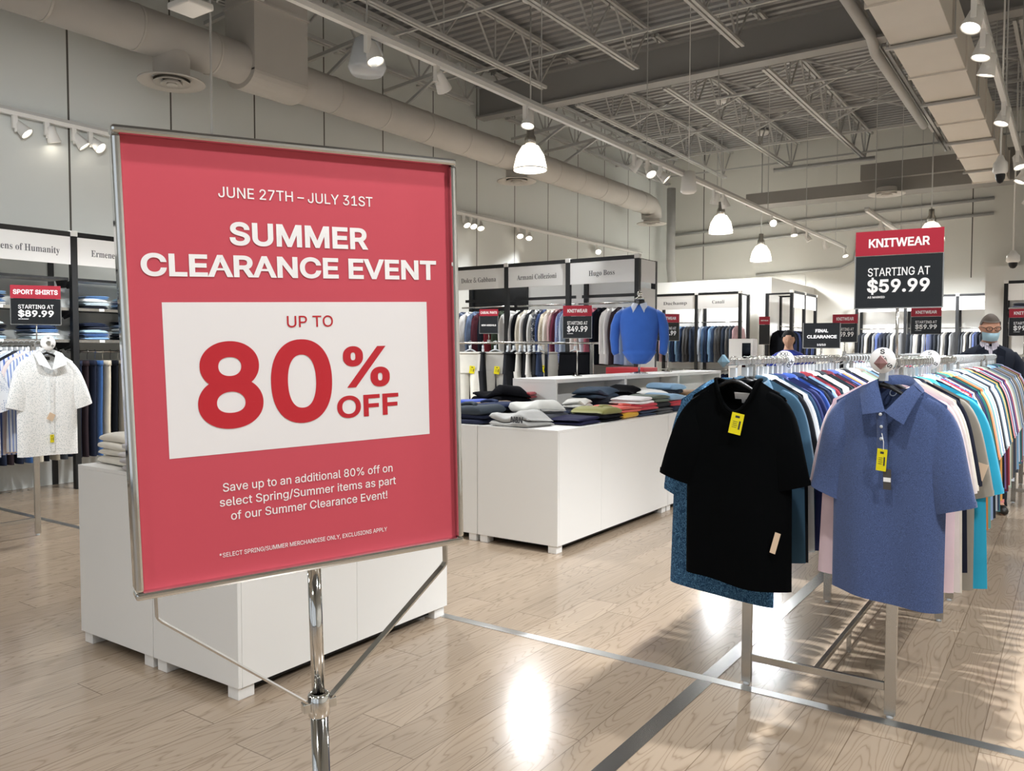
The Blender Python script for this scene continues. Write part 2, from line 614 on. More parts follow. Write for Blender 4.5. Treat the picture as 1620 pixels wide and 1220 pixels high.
# main girder and joists
def ibeam(name, y, z0, z1, w_):
    m = MB()
    m.box(XL + .02, y - w_ / 2, z0, XR, y + w_ / 2, z0 + .035).box(XL + .02, y - w_ / 2, z1 - .035, XR, y + w_ / 2, z1)
    m.box(XL + .02, y - .012, z0 + .03, XR, y + .012, z1 - .03)
    return struct(m.build(name, plain('girder_paint', '#94928f', .6, 0, .3, var=.05, scale=2)))
ibeam('ceiling_beam', 11.95, 5.62, 6.2, .26)

def joist(x, y0, y1, z0=5.72, z1=6.46):
    m = MB()
    for dx in (-.035, .035):
        m.box(x + dx - .022, y0, z1 - .05, x + dx + .022, y1, z1)
        m.box(x + dx - .022, y0 + .45, z0, x + dx + .022, y1 - .45, z0 + .045)
    n = max(2, int(round((y1 - y0) / 1.2)))
    st = (y1 - y0) / n
    for i in range(n):
        a, c = y0 + i * st, y0 + (i + 1) * st
        mid = (a + c) / 2
        m.tube([(x, a + .06, z1 - .03), (x, mid, z0 + .03)], .017, 6)
        m.tube([(x, mid, z0 + .03), (x, c - .06, z1 - .03)], .017, 6)
        m.tube([(x, mid, z0 + .03), (x, mid, z1 - .03)], .013, 6)
    return struct(m.build('ceiling_joist', JOIST_PAINT))
JX = (-8.75, -7.25, -5.6, -3.98, -2.35, -.72, .95, 2.6)
for x in JX:
    joist(x, YB + .1, 11.85)
    joist(x, 12.05, YF - .1)
for y, z in ((8.4, 5.76), (8.4, 6.42), (10.2, 5.76), (13.6, 5.76), (13.6, 6.42), (15.4, 5.76), (17.2, 5.76), (17.2, 6.42), (19.0, 5.76)):
    struct(MB().bar((XL + .05, y, z), (XR - .1, y, z), .035, .035).build('ceiling_bridging', JOIST_PAINT))
for i, y in enumerate((14.4, 16.3)):       # cross bracing between the joists
    for a, b in zip(JX[1:5], JX[2:6]):
        m = MB()
        m.bar((a, y, 5.76), (b, y, 6.42), .03, .03).bar((a, y, 6.42), (b, y, 5.76), .03, .03)
        struct(m.build('ceiling_bracing', JOIST_PAINT))
# angle brackets tying joists to the panel wall
for y in (6.3, 7.9, 9.5, 13.0, 14.2):
    m = MB().bar((XL, y, 5.5), (XL + 1.5, y, 5.62), .05, .05).bar((XL, y, 5.0), (XL + 1.2, y, 5.6), .04, .04)
    struct(m.build('ceiling_bracket', JOIST_PAINT))

# partitions at the far end
struct(MB().box(-7.75, 16.95, 0, -5.2, 17.1, 2.97).box(-5.35, 17.1, 0, -5.2, YF, 2.97).build('wall_partition', CREAM))
struct(MB().box(-5.2, YF - .012, 2.2, -1.35, YF - .002, 3.05).build('trim_1', CREAM))
struct(MB().box(-1.36, 16.95, 0, XR, 17.1, 2.97).box(-1.36, 17.1, 0, -1.21, YF, 2.97).build('wall_alcove', CREAM))
struct(MB().box(XL, YF - .02, 0, -5.4, YF - .001, 3.3).build('trim_2', CREAM))

# metal strips let into the floor
STRIP = plain('floor_strip_metal', '#a9aaab', .2, 1.0, var=.04)
struct(MB().box(XL + .02, 3.375, .0005, XR - .02, 3.43, .0025).build('floor_strip', plain('pale_strip_metal', '#c9cac9', .34, 1.0, var=.03)))
struct(MB().box(-1.335, YB + .05, .0005, -1.265, 3.374, .0025).box(-1.335, 3.431, .0005, -1.265, YF - .1, .0025).build('floor_strip', STRIP))

# ------------------------------------------------------------------ ducts, pipes
SEAMD = DUCT_PAINT
def round_duct():
    t = thing('air_duct', 'long round grey duct hung along the panelled wall', 'duct', (0, 0, 0))
    m = MB()
    cx, cz, r = -8.2, 4.83, .235
    pts = [(cx, YB, cz), (cx, 17.2, cz), (cx, 17.45, cz - .03), (cx, 17.56, cz - .14), (cx, 17.58, cz - .3)]
    m.tube(pts, r, 28)
    m.build('duct_body', DUCT_PAINT, t, smooth=True)
    for y in [YB + .6 + i * .92 for i in range(23)]:
        if 6.0 < y < 7.1 or y > 17.0: continue
        MB().tube([(cx, y - .012, cz), (cx, y + .012, cz)], r + .007, 28).build('seam_band', DUCT_PAINT, t, smooth=False)
    b = MB()
    b.box(-8.47, 6.2, 4.72, -7.93, 7.0, ZC)
    q = [[(-8.47 + .54 * (1 - cos(pi * i / 12)) / 2, yy, 4.74 - .2 * sin(pi * i / 12)) for i in range(13)] for yy in (6.2, 7.0)]
    b.grid(q)
    for k_ in (0, 1): b.add(q[k_], [tuple(range(13))])
    b.build('duct_riser', DUCT_PAINT, t)
    MB().box(-8.49, 6.18, 5.5, -7.91, 7.02, 5.53).build('flange_trim', DUCT_PAINT, t)
round_duct()

def diffuser(y, z, label, top, x=-8.2):
    t = thing('ceiling_diffuser', label, 'air vent', (x, y, z), group='round diffusers under the duct')
    MB().lathe([(.19, top), (.19, .02)], 28).build('neck', DUCT_PAINT, t, True)
    MB().lathe([(.2, .03), (.345, 0), (.35, -.012), (.34, -.02), (.25, .02), (.2, .04)], 36).build('flange', DUCT_PAINT, t, True)
    for r_, zz in ((.19, -.012), (.115, -.03)):
        MB().lathe([(r_ * .55, zz + .05), (r_, zz), (r_, zz - .01), (r_ * .5, zz + .035)], 30).build('cone_ring', DUCT_PAINT, t, True)
    MB().lathe([(0, -.045), (.055, -.045), (.06, -.035), (.03, .0)], 24).build('cone_ring', DUCT_PAINT, t, True)
diffuser(5.31, 4.38, 'round grey air diffuser on the duct above the big red sign', .3)
diffuser(12.0, 4.45, 'round grey air diffuser behind the big glowing bell pendant', .2)
diffuser(17.58, 4.42, 'round grey air diffuser under the far elbow of the duct', .14)

def square_duct():
    t = thing('air_duct', 'square grey duct hung over the knitwear racks', 'duct')
    x0, x1, z0, z1 = -1.70, -1.12, 4.70, 5.22
    MB().box(x0, YB + .1, z0, x1, 18.2, z1).build('duct_body', SQ_DUCT, t, bevel=.006)
    y = 1.0
    while y < 18.1:
        MB().box(x0 - .02, y, z0 - .022, x1 + .02, y + .03, z1 + .02).build('flange', SQ_DUCT, t)
        y += 1.22
    y = 2.2
    while y < 18:
        h = MB()
        for x in (x0 - .03, x1 + .03): h.tube([(x, y, z0 - .03), (x, y, ZC - .02)], .006, 6)
        h.box(x0 - .05, y - .02, z0 - .05, x1 + .05, y + .02, z0 - .023)
        h.build('trapeze_bracket', JOIST_PAINT, t)
        y += 2.44
square_duct()
t = thing('air_duct', 'dark flat duct crossing high in front of the far wall', 'duct')
FLAT_DUCT = plain('flat_duct_paint', '#86827d', .6, 0, .3, var=.05, scale=3)
MB().box(-6.2, 18.25, 4.72, -.6, 18.85, 4.98).build('duct_body', FLAT_DUCT, t)
MB().box(-3.75, 18.1, 4.98, -.2, 18.9, 5.3).build('duct_box', FLAT_DUCT, t)
diffuser(17.9, 4.62, 'round grey air diffuser hanging near the crossing duct', .12, -3.2)

def pipe(pts, r, name, label, mat=JOIST_PAINT, n=12):
    return tag(MB().tube(pts, r, n).build(name, mat, None, True), label, 'pipe')
pipe([(-2.35, YB + .1, 5.65), (-2.35, 11.8, 5.65), (-2.35, 12.1, 5.53), (-2.35, 16.5, 5.53)], .07, 'pipe', 'thick grey pipe running beside the square duct')
pipe([(-2.02, YB + .1, 5.62), (-2.02, 18.0, 5.62)], .03, 'pipe', 'thin grey pipe between thick pipe and square duct')
pipe([(-8.55, 19.6, 0), (-8.55, 19.6, 3.2), (-8.6, 19.6, 3.6), (-8.6, 19.6, 5.6)], .11, 'pipe', 'dark vertical pipe in the corner of the far wall')
pipe([(XL + .1, 20.24, 4.5), (-1.5, 20.26, 4.72)], .035, 'pipe', 'upper horizontal pipe along the far wall')
pipe([(XL + .1, 20.24, 4.15), (-1.5, 20.26, 4.4)], .035, 'pipe', 'lower horizontal pipe along the far wall')
pipe([(-6.6, 20.265, 3.35), (-4.6, 20.265, 3.4), (-4.3, 20.265, 3.55), (-4.2, 20.265, 4.1)], .03, 'pipe', 'bent conduit low on the far wall beside the trim')
pipe([(-5.9, 19.3, 5.67), (-3.7, 19.3, 5.67)], .05, 'pipe', 'short pale pipe hung under the far joists')

# ------------------------------------------------------------------ lights
BULB = emit('lit_lamp_face', '#fff6e6', 9.0)
GLOW = emit('glowing_lamp_glass', '#fff4e2', 3.2)

def lamp(name, kind, parent, loc, power, aim=None, size=.05, cone=60, blend=.6, color=WARM):
    d = bpy.data.lights.new(name, kind)
    d.energy = power
    d.color = color
    d.shadow_soft_size = size
    if kind == 'SPOT':
        d.spot_size = math.radians(cone)
        d.spot_blend = blend
    o = bpy.data.objects.new(name, d)
    COL.objects.link(o)
    o.parent = parent
    o.location = loc
    if aim is not None:
        o.rotation_euler = Vector(aim).to_track_quat('-Z', 'Y').to_euler()
    return o

HEAD_BODY = MB().lathe([(0, .085), (.03, .083), (.042, .07), (.052, .0), (.066, -.075), (.068, -.085), (.062, -.085), (.058, -.07)], 20).mesh('lamp_head', LAMP_WHITE, True)
HEAD_FACE = MB().lathe([(.058, -.072), (.03, -.068), (0, -.067)], 20).mesh('lamp_face', BULB, True)
BRACKET = MB().box(-.02, -.055, 0, .02, .055, .0).mesh('x', LAMP_WHITE)
ARM = MB().box(-.018, -.05, -.13, .018, -.005, .0).box(-.012, -.03, -.16, .012, -.01, -.1).mesh('driver_box', LAMP_WHITE)
def spot_head(x, y, z, aim, label, lit=True, power=None, cone=62, group=None):
    t = thing('track_spotlight', label, 'spotlight', (x, y, z), 0, group)
    link('driver_box', ARM, t)
    h = link('lamp_head', HEAD_BODY, t, loc=(0, .03, -.11))
    d = Vector(aim).normalized()
    h.rotation_euler = d.to_track_quat('-Z', 'Y').to_euler()
    link('lamp_face', HEAD_FACE, h)
    if lit:
        lamp('spot_beam', 'SPOT', t, Vector((0, .03, -.11)) + d * .1, power or SPOT_W, d, .05, cone, .7)
    return t

ZT = 3.85
def track(x, y0, y1, label, z=ZT, wires=True):
    t = thing('lighting_track', label, 'lighting track', (x, 0, z))
    MB().box(-.022, y0, -.02, .022, y1, .02).build('rail', LAMP_WHITE, t)
    MB().box(-.03, y0, .02, .03, y1, .05).build('support_channel', JOIST_PAINT, t)
    if wires:
        y = y0 + .7
        while y < y1:
            MB().tube([(0, y, .05), (0, y, ZC - z - .02)], .006, 6).build('suspension_rod', JOIST_PAINT, t)
            y += 2.44
track(-4.46, -3.5, 20.1, 'white lighting track crossing the shop above the folding tables')
track(-8.9, -3.5, 18.5, 'white lighting track along the panelled wall under the duct', 3.84, False)
track(-.62, -3.5, 15.5, 'white lighting track above the knitwear racks', ZT)
track(-2.8, 14.0, 20.1, 'short white lighting track near the far wall', 3.7)

ORD = ['first', 'second', 'third', 'fourth', 'fifth', 'sixth', 'seventh', 'eighth', 'ninth', 'tenth', 'eleventh', 'twelfth', 'thirteenth', 'fourteenth', 'fifteenth',
       'sixteenth', 'seventeenth', 'eighteenth', 'nineteenth', 'twentieth', 'twenty-first', 'twenty-second', 'twenty-third', 'twenty-fourth', 'twenty-fifth', 'twenty-sixth',
       'twenty-seventh', 'twenty-eighth', 'twenty-ninth', 'thirtieth', 'thirty-first', 'thirty-second', 'thirty-third', 'thirty-fourth']
g = 'spotlights on the middle track'
for i, (y, a, p) in enumerate([(4.55, (.3, .0, -.8), 1), (5.36, (-.1, .62, -.62), 1), (6.7, (.05, -.3, -1), 1), (9.08, (-.75, -.15, -.75), 1), (9.45, (.5, -.3, -.8), 1), (9.83, (.7, .3, -.7), 1),
                               (11.72, (-.3, .3, -1), 0), (12.12, (.2, .5, -1), 1), (14.5, (.62, -.95, -.42), 1), (15.85, (.2, -.3, -1), 1), (16.8, (.5, .2, -1), 1), (18.2, (.3, .3, -1), 0), (20.0, (.4, -.4, -1), 1)]):
    spot_head(-4.46, y, ZT - .02, a, 'white spotlight on the middle track, %s from the near end' % ORD[i], lit=p, group=g)
g = 'spotlights on the wall track'
for i, (y, a, p) in enumerate([(4.03, (.5, .55, -.75), 1), (4.34, (-.05, .3, -1), 0), (4.62, (.3, .5, -.7), 0), (4.8, (.6, .35, -.6), 1), (11.4, (.6, -.2, -.8), 1), (11.6, (.6, -.3, -.8), 1), (11.83, (.5, -.4, -.9), 1),
                               (13.1, (.5, -.5, -.8), 1), (13.42, (.4, -.5, -.8), 1), (16.25, (.5, -.7, -.6), 1)]):
    spot_head(-8.9, y, 3.82, a, 'white spotlight on the wall track, %s from the near end' % ORD[i], lit=p, power=SPOT_W * (1.2 if y < 4.1 else 1.9), cone=60 if y < 4.1 else 85, group=g)
g = 'spotlights above the knitwear racks'
for i, (y, a, p) in enumerate([(6.4, (-.25, -.35, -.9), 1), (7.05, (-.2, -.15, -1), 1), (7.5, (-.25, .1, -1), 1), (9.2, (-.3, -.2, -1), 1), (11.5, (.3, -.3, -1), 1), (12.5, (-.4, -.2, -.9), 1), (14.4, (-.4, .4, -.9), 1)]):
    spot_head(-.62, y, ZT - .02, a, 'white spotlight over the knitwear racks, %s from the near end' % ORD[i], lit=p, group=g)
for i, (x, y, a) in enumerate([(-2.8, 15.2, (.1, .5, -.9)), (-2.8, 17.2, (-.2, .6, -.8)), (-2.8, 19.4, (.3, -.3, -.9))]):
    spot_head(x, y, 3.68, a, 'white spotlight on the far short track, %s from the near end' % ORD[i], power=SPOT_W * 2, cone=90)
# unseen heads added out of view on the same tracks to brighten the shop
for i, (x, y, a) in enumerate([(-4.46, -2.2, (.3, .3, -1)), (-4.46, .4, (-.58, .75, -.75)), (-4.46, 2.2, (-.9, .42, -.42)), (-.62, -2.4, (-.2, .4, -1)), (-.62, .2, (-.35, .25, -1)), (-.62, 2.0, (-.1, .5, -1)),
                               (-.62, 4.1, (.16, -.05, -1)), (-.62, 4.9, (-.1, -.05, -1)), (-8.9, .5, (.7, .3, -.8)), (-8.9, 2.6, (.6, .2, -.8))]):
    spot_head(x, y, (ZT if x > -8 else 3.84) - .02, a, 'unseen white spotlight on a track near the shopfront', group='unseen spotlights near the shopfront', power=SPOT_W * (2.6 if y > 4 else .75 if x > -3 else 1.5 if 0 < y < 3 and x > -5 else .4), cone=75)

def pendant(x, y, z, label, power=None):
    t = thing('pendant_lamp', label, 'pendant lamp', (x, y, z), group='bell pendants')
    MB().lathe([(.05, .36), (.12, .33), (.2, .2), (.235, .05), (.24, .0), (.232, .0), (.225, .05), (.19, .19), (.11, .32), (.05, .345)], 32).build('lamp_shade', GLOW, t, True)
    MB().lathe([(.241, .005), (.246, .0), (.246, -.012), (.236, -.012)], 32).build('rim', LAMP_WHITE, t, True)
    MB().lathe([(0, .62), (.05, .61), (.055, .5), (.08, .45), (.085, .36), (.04, .345)], 20).build('lamp_holder', STEEL, t, True)
    MB().tube([(0, 0, .6), (0, 0, ZC - z - .1)], .011, 8).build('stem', JOIST_PAINT, t, True)
    MB().lathe([(0, .0), (.12, .0), (.15, .05), (.15, .09), (0, .1)], 20, (0, 0, ZC - z - .12)).build('canopy', LAMP_WHITE, t, True)
    lamp('pendant_glow', 'SPOT', t, (0, 0, .05), power or PEND_W, (0, 0, -1), .2, 165, .5)
    return t
pendant(-6.51, 9.87, 4.05, 'glowing bell pendant nearest the big red sign')
pendant(-5.97, 16.07, 3.85, 'glowing bell pendant over the far suit fixtures', PEND_W * 1.6)
pendant(-6.05, 18.9, 3.55, 'glowing bell pendant in the far corner', PEND_W * 2.2)
pendant(-2.38, 17.9, 3.62, 'glowing bell pendant behind the large knitwear sign', PEND_W * 2.4)
pendant(-6.75, 4.78, 2.86, 'bell pendant hidden behind the big red sign')
for p in ((-2.6, -1.0, 4.05), (1.6, 1.5, 4.05), (1.6, 5.0, 4.05), (1.8, 9.5, 4.05), (1.8, 14.0, 4.05), (-2.6, 2.2, 4.05), (-6.5, -1.5, 4.05)):  # unseen pendants added to light the tables, sign and floor
    pendant(*p, 'unseen bell pendant lamp added outside the picture', PEND_W * (1.3 if p[0] > 1 and p[1] < 6 else .22 if p[1] < 3 else 1.0)).__setitem__('group', 'unseen pendants added outside the picture')

# small white speaker, spotlight bowl, motion sensor, dome cameras
t = thing('hung_ceiling_unit', 'white cylinder speaker hung beside the middle track', 'speaker', (-4.4, 10.6, 3.6))
MB().lathe([(0, .0), (.08, .0), (.11, .03), (.09, .28), (.05, .3), (0, .3)], 20).build('body', LAMP_WHITE, t, True)
MB().tube([(0, 0, .3), (0, 0, 2.9)], .006, 6).build('cable', LAMP_WHITE, t)
t = thing('hung_ceiling_unit', 'frosted glass bowl around the near spotlight on the track', 'speaker', (-4.6, 4.66, 3.6))  # stands for the spotlight's own glass bowl, hung as a separate piece
MB().lathe([(0, .0), (.12, .0), (.15, .05), (.1, .26), (.04, .3), (0, .3)], 20).build('body', CLEARP, t, True)
MB().tube([(0, 0, .3), (0, 0, 2.95)], .006, 6).build('cable', LAMP_WHITE, t)
t = thing('ceiling_sensor', 'flat white box hung near the duct above the sign', 'sensor', (-4.99, 3.38, 3.75))
MB().box(-.12, -.1, 0, .12, .1, .045).build('housing', LAMP_WHITE, t, bevel=.01)
m = MB()
for a in (-.15, .15): m.tube([(a, .1, .05), (a * 2, .25, .5), (a * 2, .25, 2.7)], .006, 6)
m.build('cable', JOIST_PAINT, t)
for x, y, z, lb in ((-.72, 10.4, 3.33, 'white dome camera under the knitwear track'), (-.9, 16.2, 2.9, 'white dome camera near the far alcove wall')):
    t = thing('dome_camera', lb, 'camera', (x, y, z))
    t.scale = (.5, .5, 1) if y < 12 else (.7, .7, 1)
    MB().lathe([(0, .26), (.05, .25), (.09, .2), (.14, .17), (.15, .08), (.11, .05), (0, .05)], 24).build('housing', LAMP_WHITE, t, True)
    MB().lathe([(.1, .05), (.09, 0), (.05, -.04), (0, -.05)], 20).build('dome', BLACK_PLASTIC, t, True)
    MB().tube([(0, 0, .25), (0, 0, 3.2 if y < 12 else 3.5)], .018, 8).build('stem', LAMP_WHITE, t, True)

# ------------------------------------------------------------------ the big red sign
def big_sign():
    t = thing('sign_stand', 'big red summer clearance poster in a chrome frame on a chrome pole', 'sign')
    Rm = Matrix(((0.39362, -0.91924, 0.00541), (0.91869, 0.39309, -0.04231), (0.03279, 0.02162, 0.99909)))
    t.matrix_world = Matrix.Translation((-1.0804, 1.0022, 0)) @ Rm.to_4x4()
    X0, Z0, W_, H_ = -.2885, 1.0696, .58, .7268
    fm = MB()
    def prof(a, b, tw):
        fm.bar(a, b, .0085, .034, tw)
    # a channel frame: rounded front lip, deep sides
    x0, x1, z0, z1 = X0 + .0065, X0 + W_ - .0065, Z0 + .0065, Z0 + H_ - .0065
    for (ax, az), (bx, bz), wv in (((x0, z0), (x0, z1), 0), ((x1, z0), (x1, z1), 0), ((x0, z0), (x1, z0), 1), ((x0, z1), (x1, z1), 1)):
        if wv: fm.box(ax - .0065, 0, az - .0065, bx + .0065, .036, az + .0065)
        else: fm.box(ax - .0065, 0, az + .0065, ax + .0065, .036, bz - .0065)
    fr = fm.build('frame', CHROME, t, bevel=.0045)
    p = MB().box(X0 + .007, .014, Z0 + .007, X0 + W_ - .007, .019, Z0 + H_ - .007).build('poster', RED_PAPER, t)
    yb = .0136
    MB().box(X0 + .0605, yb, Z0 + .2165, X0 + .5175, .0142, Z0 + .4632).build('white_panel', PAPER_W, p)
    def line(s, u0, u1, v, cap, mat, bold=0.0, nm='lettering'):
        lettering(MB(), s, X0 + u0, X0 + u1, Z0 + v, cap, yb - .0006, bold).build(nm, mat, p, fix=False)
    line('JUNE 27TH – JULY 31ST', .1525, .416, .6308, .0168, TEXT_W, .006)
    line('SUMMER', .1675, .4042, .5553, .0372, TEXT_W, .026)
    line('CLEARANCE EVENT', .0330, .5388, .5037, .0352, TEXT_W, .026)
    line('UP TO', .2555, .3360, .4208, .0192, RED_INK, .006)
    line('80', .107, .331, .2585, .140, RED_INK, .024)
    line('%', .352, .4398, .3125, .072, RED_INK, .020)
    line('OFF', .3385, .4555, .2592, .0388, RED_INK, .022)
    line('Save up to an additional 80% off on', .1395, .4401, .1538, .0142, TEXT_W, .006)
    line('select Spring/Summer items as part', .1336, .4461, .1298, .0142, TEXT_W, .006)
    line('of our Summer Clearance Event!', .1505, .4284, .1055, .0142, TEXT_W, .006)
    line('*SELECT SPRING/SUMMER MERCHANDISE ONLY, EXCLUSIONS APPLY', .1295, .4260, .0450, .0075, TEXT_W, .008)
    MB().box(X0 + .007, .0195, Z0 + .007, X0 + W_ - .007, .026, Z0 + H_ - .007).build('back_board', BLACK_PLASTIC, t)
    MB().tube([(0, .018, .02), (0, .018, .835)], .0155, 28).build('lower_pole', CHROME, t, True)
    MB().tube([(0, .018, .835), (0, .018, Z0)], .0118, 28).build('upper_pole', CHROME, t, True)
    c = MB().lathe([(.0165, .80), (.0195, .803), (.0195, .838), (.0165, .842), (.012, .842)], 28, (0, .018, 0)).build('collar', CHROME, t, True)
    MB().box(.016, .009, .812, .03, .027, .83).box(-.03, .009, .812, -.016, .027, .83).build('clamp_ear', CHROME, c, bevel=.002)
    for s_ in (-1, 1):
        u = .258
        m = MB()
        pts = [(s_ * .02, .018, .828), (s_ * (u - .006), .018, Z0 - .043), (s_ * u, .018, Z0 - .036), (s_ * u, .018, Z0)]
        for a, b in zip(pts, pts[1:]): m.bar(a, b, .003, .016, (0, 1, 0))
        m.build('brace', CHROME, t)
    bs = MB().lathe([(0, 0), (.19, 0), (.19, .006), (.03, .012), (.022, .03), (.0, .03)], 36).build('base', CHROME, t, True)
    bs.matrix_local = Matrix.Translation((0, .018, 0)) @ Rm.transposed().to_4x4()
big_sign()

# ------------------------------------------------------------------ white display tables
def table_unit(x0, x1, y0, y1, label, seams=(), h=.885, legs_y=None, group=None):
    t = thing('display_table', label, 'display table', ((x0 + x1) / 2, (y0 + y1) / 2, 0), 0, group)
    hx, hy = (x1 - x0) / 2 - .0012, (y1 - y0) / 2 - .0012
    MB().box(-hx + .004, -hy + .004, .06, hx - .004, hy - .004, h - .002).build('carcass', WHITE_LAM, t)
    MB().box(-hx, -hy, h - .018, hx, hy, h).build('top_panel', WHITE_LAM, t, bevel=.0015)
    MB().box(-hx, -hy, .055, hx, -hy + .018, h - .0185).build('end_panel', WHITE_LAM, t, bevel=.0015)
    ys = [-hy + .0185] + [s - (y0 + y1) / 2 for s in seams] + [hy]
    for a, b in zip(ys, ys[1:]):
        for sx in (1, -1):
            MB().box(sx * hx - (.018 if sx > 0 else 0), a + .0012, .055, sx * hx + (0 if sx > 0 else .018), b - .0012, h - .0185).build('side_panel', WHITE_LAM, t, bevel=.0015)
    for sx in (-1, 1):
        for sy in (-1, 1):
            cx, cy = sx * (hx - .05), sy * (hy - .05)
            MB().box(cx - .035, cy - .04, 0, cx + .035, cy + .04, .06).build('leg', WHITE_LAM, t, bevel=.002)
    MB().box(-hx + .14, -hy + .1, .02, hx - .05, hy - .1, .06).build('plinth', BLACK_PLASTIC, t)
    return t
table_unit(-4.03, -3.405, 2.065, 3.42, 'white display table behind the big sign, the half carrying folded beige knits', (2.74,))
table_unit(-3.402, -2.79, 2.065, 3.42, 'white display table behind the chrome sign pole, its side facing the floor strip', (2.74,))
table_unit(-4.41, -3.70, 4.89, 10.2, 'white display table strip half hidden behind the sign edge under dark folded clothes', (5.54, 6.8, 8.1, 9.4))
table_unit(-3.697, -2.985, 4.89, 6.79, 'white display table with clear front corner under the folded polos', (5.54,))
table_unit(-3.697, -2.985, 6.793, 8.49, 'white display table behind the black tee, middle of its row')
table_unit(-3.697, -2.985, 8.493, 10.2, 'white display table at the far end of the row of polos')

def riser(y0, y1, label, group='riser shelves on the display tables'):
    x0, x1, z0, z1 = -4.16, -3.70, .886, 1.20
    t = thing('riser_shelf', label, 'riser shelf', ((x0 + x1) / 2, (y0 + y1) / 2, z0), 0, group)
    hx, hy, h = (x1 - x0) / 2, (y1 - y0) / 2 - .001, z1 - z0
    MB().box(-hx, -hy, h - .035, hx, hy, h).build('top_panel', WHITE_LAM, t, bevel=.0015)
    for s_ in (-1, 1):
        MB().box(-hx, s_ * hy - (.022 if s_ > 0 else 0), 0, hx, s_ * hy + (0 if s_ > 0 else .022), h - .0355).build('end_panel', WHITE_LAM, t, bevel=.0015)
    MB().box(-.006, -hy + .0225, 0, .006, hy - .0225, h - .0355).build('divider_panel', WHITE_LAM, t)
    m = MB()
    for i in range(5):
        m.lathe([(.005, 0), (.005, .001), (0, .001)], 8, (hx * .8, -hy + .15 + i * (2 * hy - .3) / 4, h))
    m.build('screw_dot', STEEL, t)
riser(6.03, 7.36, 'white riser shelf nearest the sign on the display tables, dark tops before it')
riser(7.363, 8.69, 'white riser shelf below the blue sweater form')
riser(8.693, 10.03, 'white riser shelf at the far end holding mint tops')

# ------------------------------------------------------------------ folded clothes
def folded_mesh(seed, layers=3, w_=.34, d_=.30, h=.05, kind='top'):
    """local: front fold at -Y, width along X"""
    r = random.Random(seed)
    m = MB()
    nx, npf = 16, 22
    z = 0
    for L in range(layers):
        t = h / layers * r.uniform(.9, 1.15)
        ww, dd = w_ * r.uniform(.93, 1.03), d_ * r.uniform(.9, 1.02)
        ph, k = r.uniform(0, 6), r.uniform(8, 16)
        ox, oy = r.uniform(-.01, .01), r.uniform(-.006, .012)
        tw = r.uniform(-.06, .06)
        rows = []
        for i in range(nx + 1):
            s = -1 + 2 * i / nx
            edge = (1 - abs(s) ** 7) ** .5
            row = []
            for j in range(npf):
                a = 2 * pi * j / npf
                ca, sa = cos(a), sin(a)
                py = math.copysign(abs(ca) ** .25, ca) * dd / 2 * (.94 + .06 * edge)
                pz = math.copysign(abs(sa) ** .55, sa) * t / 2 * (.25 + .75 * edge)
                x = s * ww / 2
                up_ = .006 * sin(k * x + ph) + .0035 * sin(21 * py + ph * 2 + 7 * x)
                sag = -.18 * t * (abs(s) ** 3)
                pz2 = z + t / 2 + pz + (up_ * (1 if sa > -.2 else .15) * (1 if L == layers - 1 else .5)) + (sag if sa > 0 else 0)
                row.append((ox + x + tw * py, oy + py - tw * x, max(0.0005, pz2)))
            rows.append(row)
        m.grid(rows, True)
        n0 = len(m.v) - (nx + 1) * npf
        m.f.append(tuple(n0 + j for j in range(npf)))
        m.f.append(tuple(n0 + nx * npf + j for j in range(npf - 1, -1, -1)))
        z += t * .93
    if kind == 'collar':
        pts = [(-.07 + .02 * 0, -d_ * .30, z + .006), (-.05, -d_ * .18, z + .012), (0, -d_ * .10, z + .014), (.05, -d_ * .18, z + .012), (.07, -d_ * .30, z + .006)]
        m.tube(pts, [.012, .018, .02, .018, .012], 8, flat=.6)
    if kind == 'rumpled':
        v2 = []
        for x, y, zz in m.v:
            b = (.035 * math.exp(-((x + .09) / .07) ** 2 - ((y - .02) / .12) ** 2) + .028 * math.exp(-((x - .06) / .06) ** 2 - ((y + .03) / .1) ** 2) + .02 * math.exp(-((x - .12) / .05) ** 2 - ((y - .06) / .08) ** 2)) * min(1, zz / h)
            v2.append((x + .012 * sin(14 * y), y + .01 * sin(17 * x), zz + b + .02 * sin(19 * x + 9 * y) * zz / h))
        m.v = v2
    return m
FM = {}
def fold(x, y, z, col, label, rz=0, kind='top', seed=1, sc_=(1, 1, 1), pat=None, col2='#ffffff', name=None, cat='folded clothes', group=None, w_=.35, d_=.31, h=.056, psc=60):
    key = (seed, kind, w_, d_, h)
    if key not in FM:
        me = folded_mesh(seed, 1 if h < .06 and seed % 3 == 0 else 2, w_, d_, h, kind).mesh('folded_garment', cloth('#808080'), True)
        b = bmesh.new(); b.from_mesh(me); bmesh.ops.recalc_face_normals(b, faces=b.faces); b.to_mesh(me); b.free()
        FM[key] = me
    o = link(name or 'folded_shirt', FM[key], None, 0, (x, y, z), rz, cloth(col, pat, col2, psc))
    o.scale = sc_
    return tag(o, label, cat, group)

TZ = .886
G1 = 'folded clothes on the front tables'
# two knits on the near table
for i, (x, y, z, c, lb) in enumerate([(-3.83, 2.32, TZ, '#ddd6c8', 'beige folded knit at the bottom of the short pile beside the chrome frame'), (-3.83, 2.32, TZ + .072, '#e3dccf', 'beige folded knit on top of the short pile beside the chrome frame'),
                                      (-3.52, 2.24, TZ, '#b9b4b4', 'grey folded knit under a paler grey one behind the chrome frame'), (-3.53, 2.25, TZ + .06, '#cfcac8', 'pale grey folded knit lying on a grey one behind the chrome frame')]):
    fold(x, y, z, c, lb, R.uniform(-.1, .1), 'top', 20 + i, (1, 1, 1), group='folded knits on the near table', h=.078 if i < 2 else .064, w_=.36 if i < 2 else .26, d_=.40)

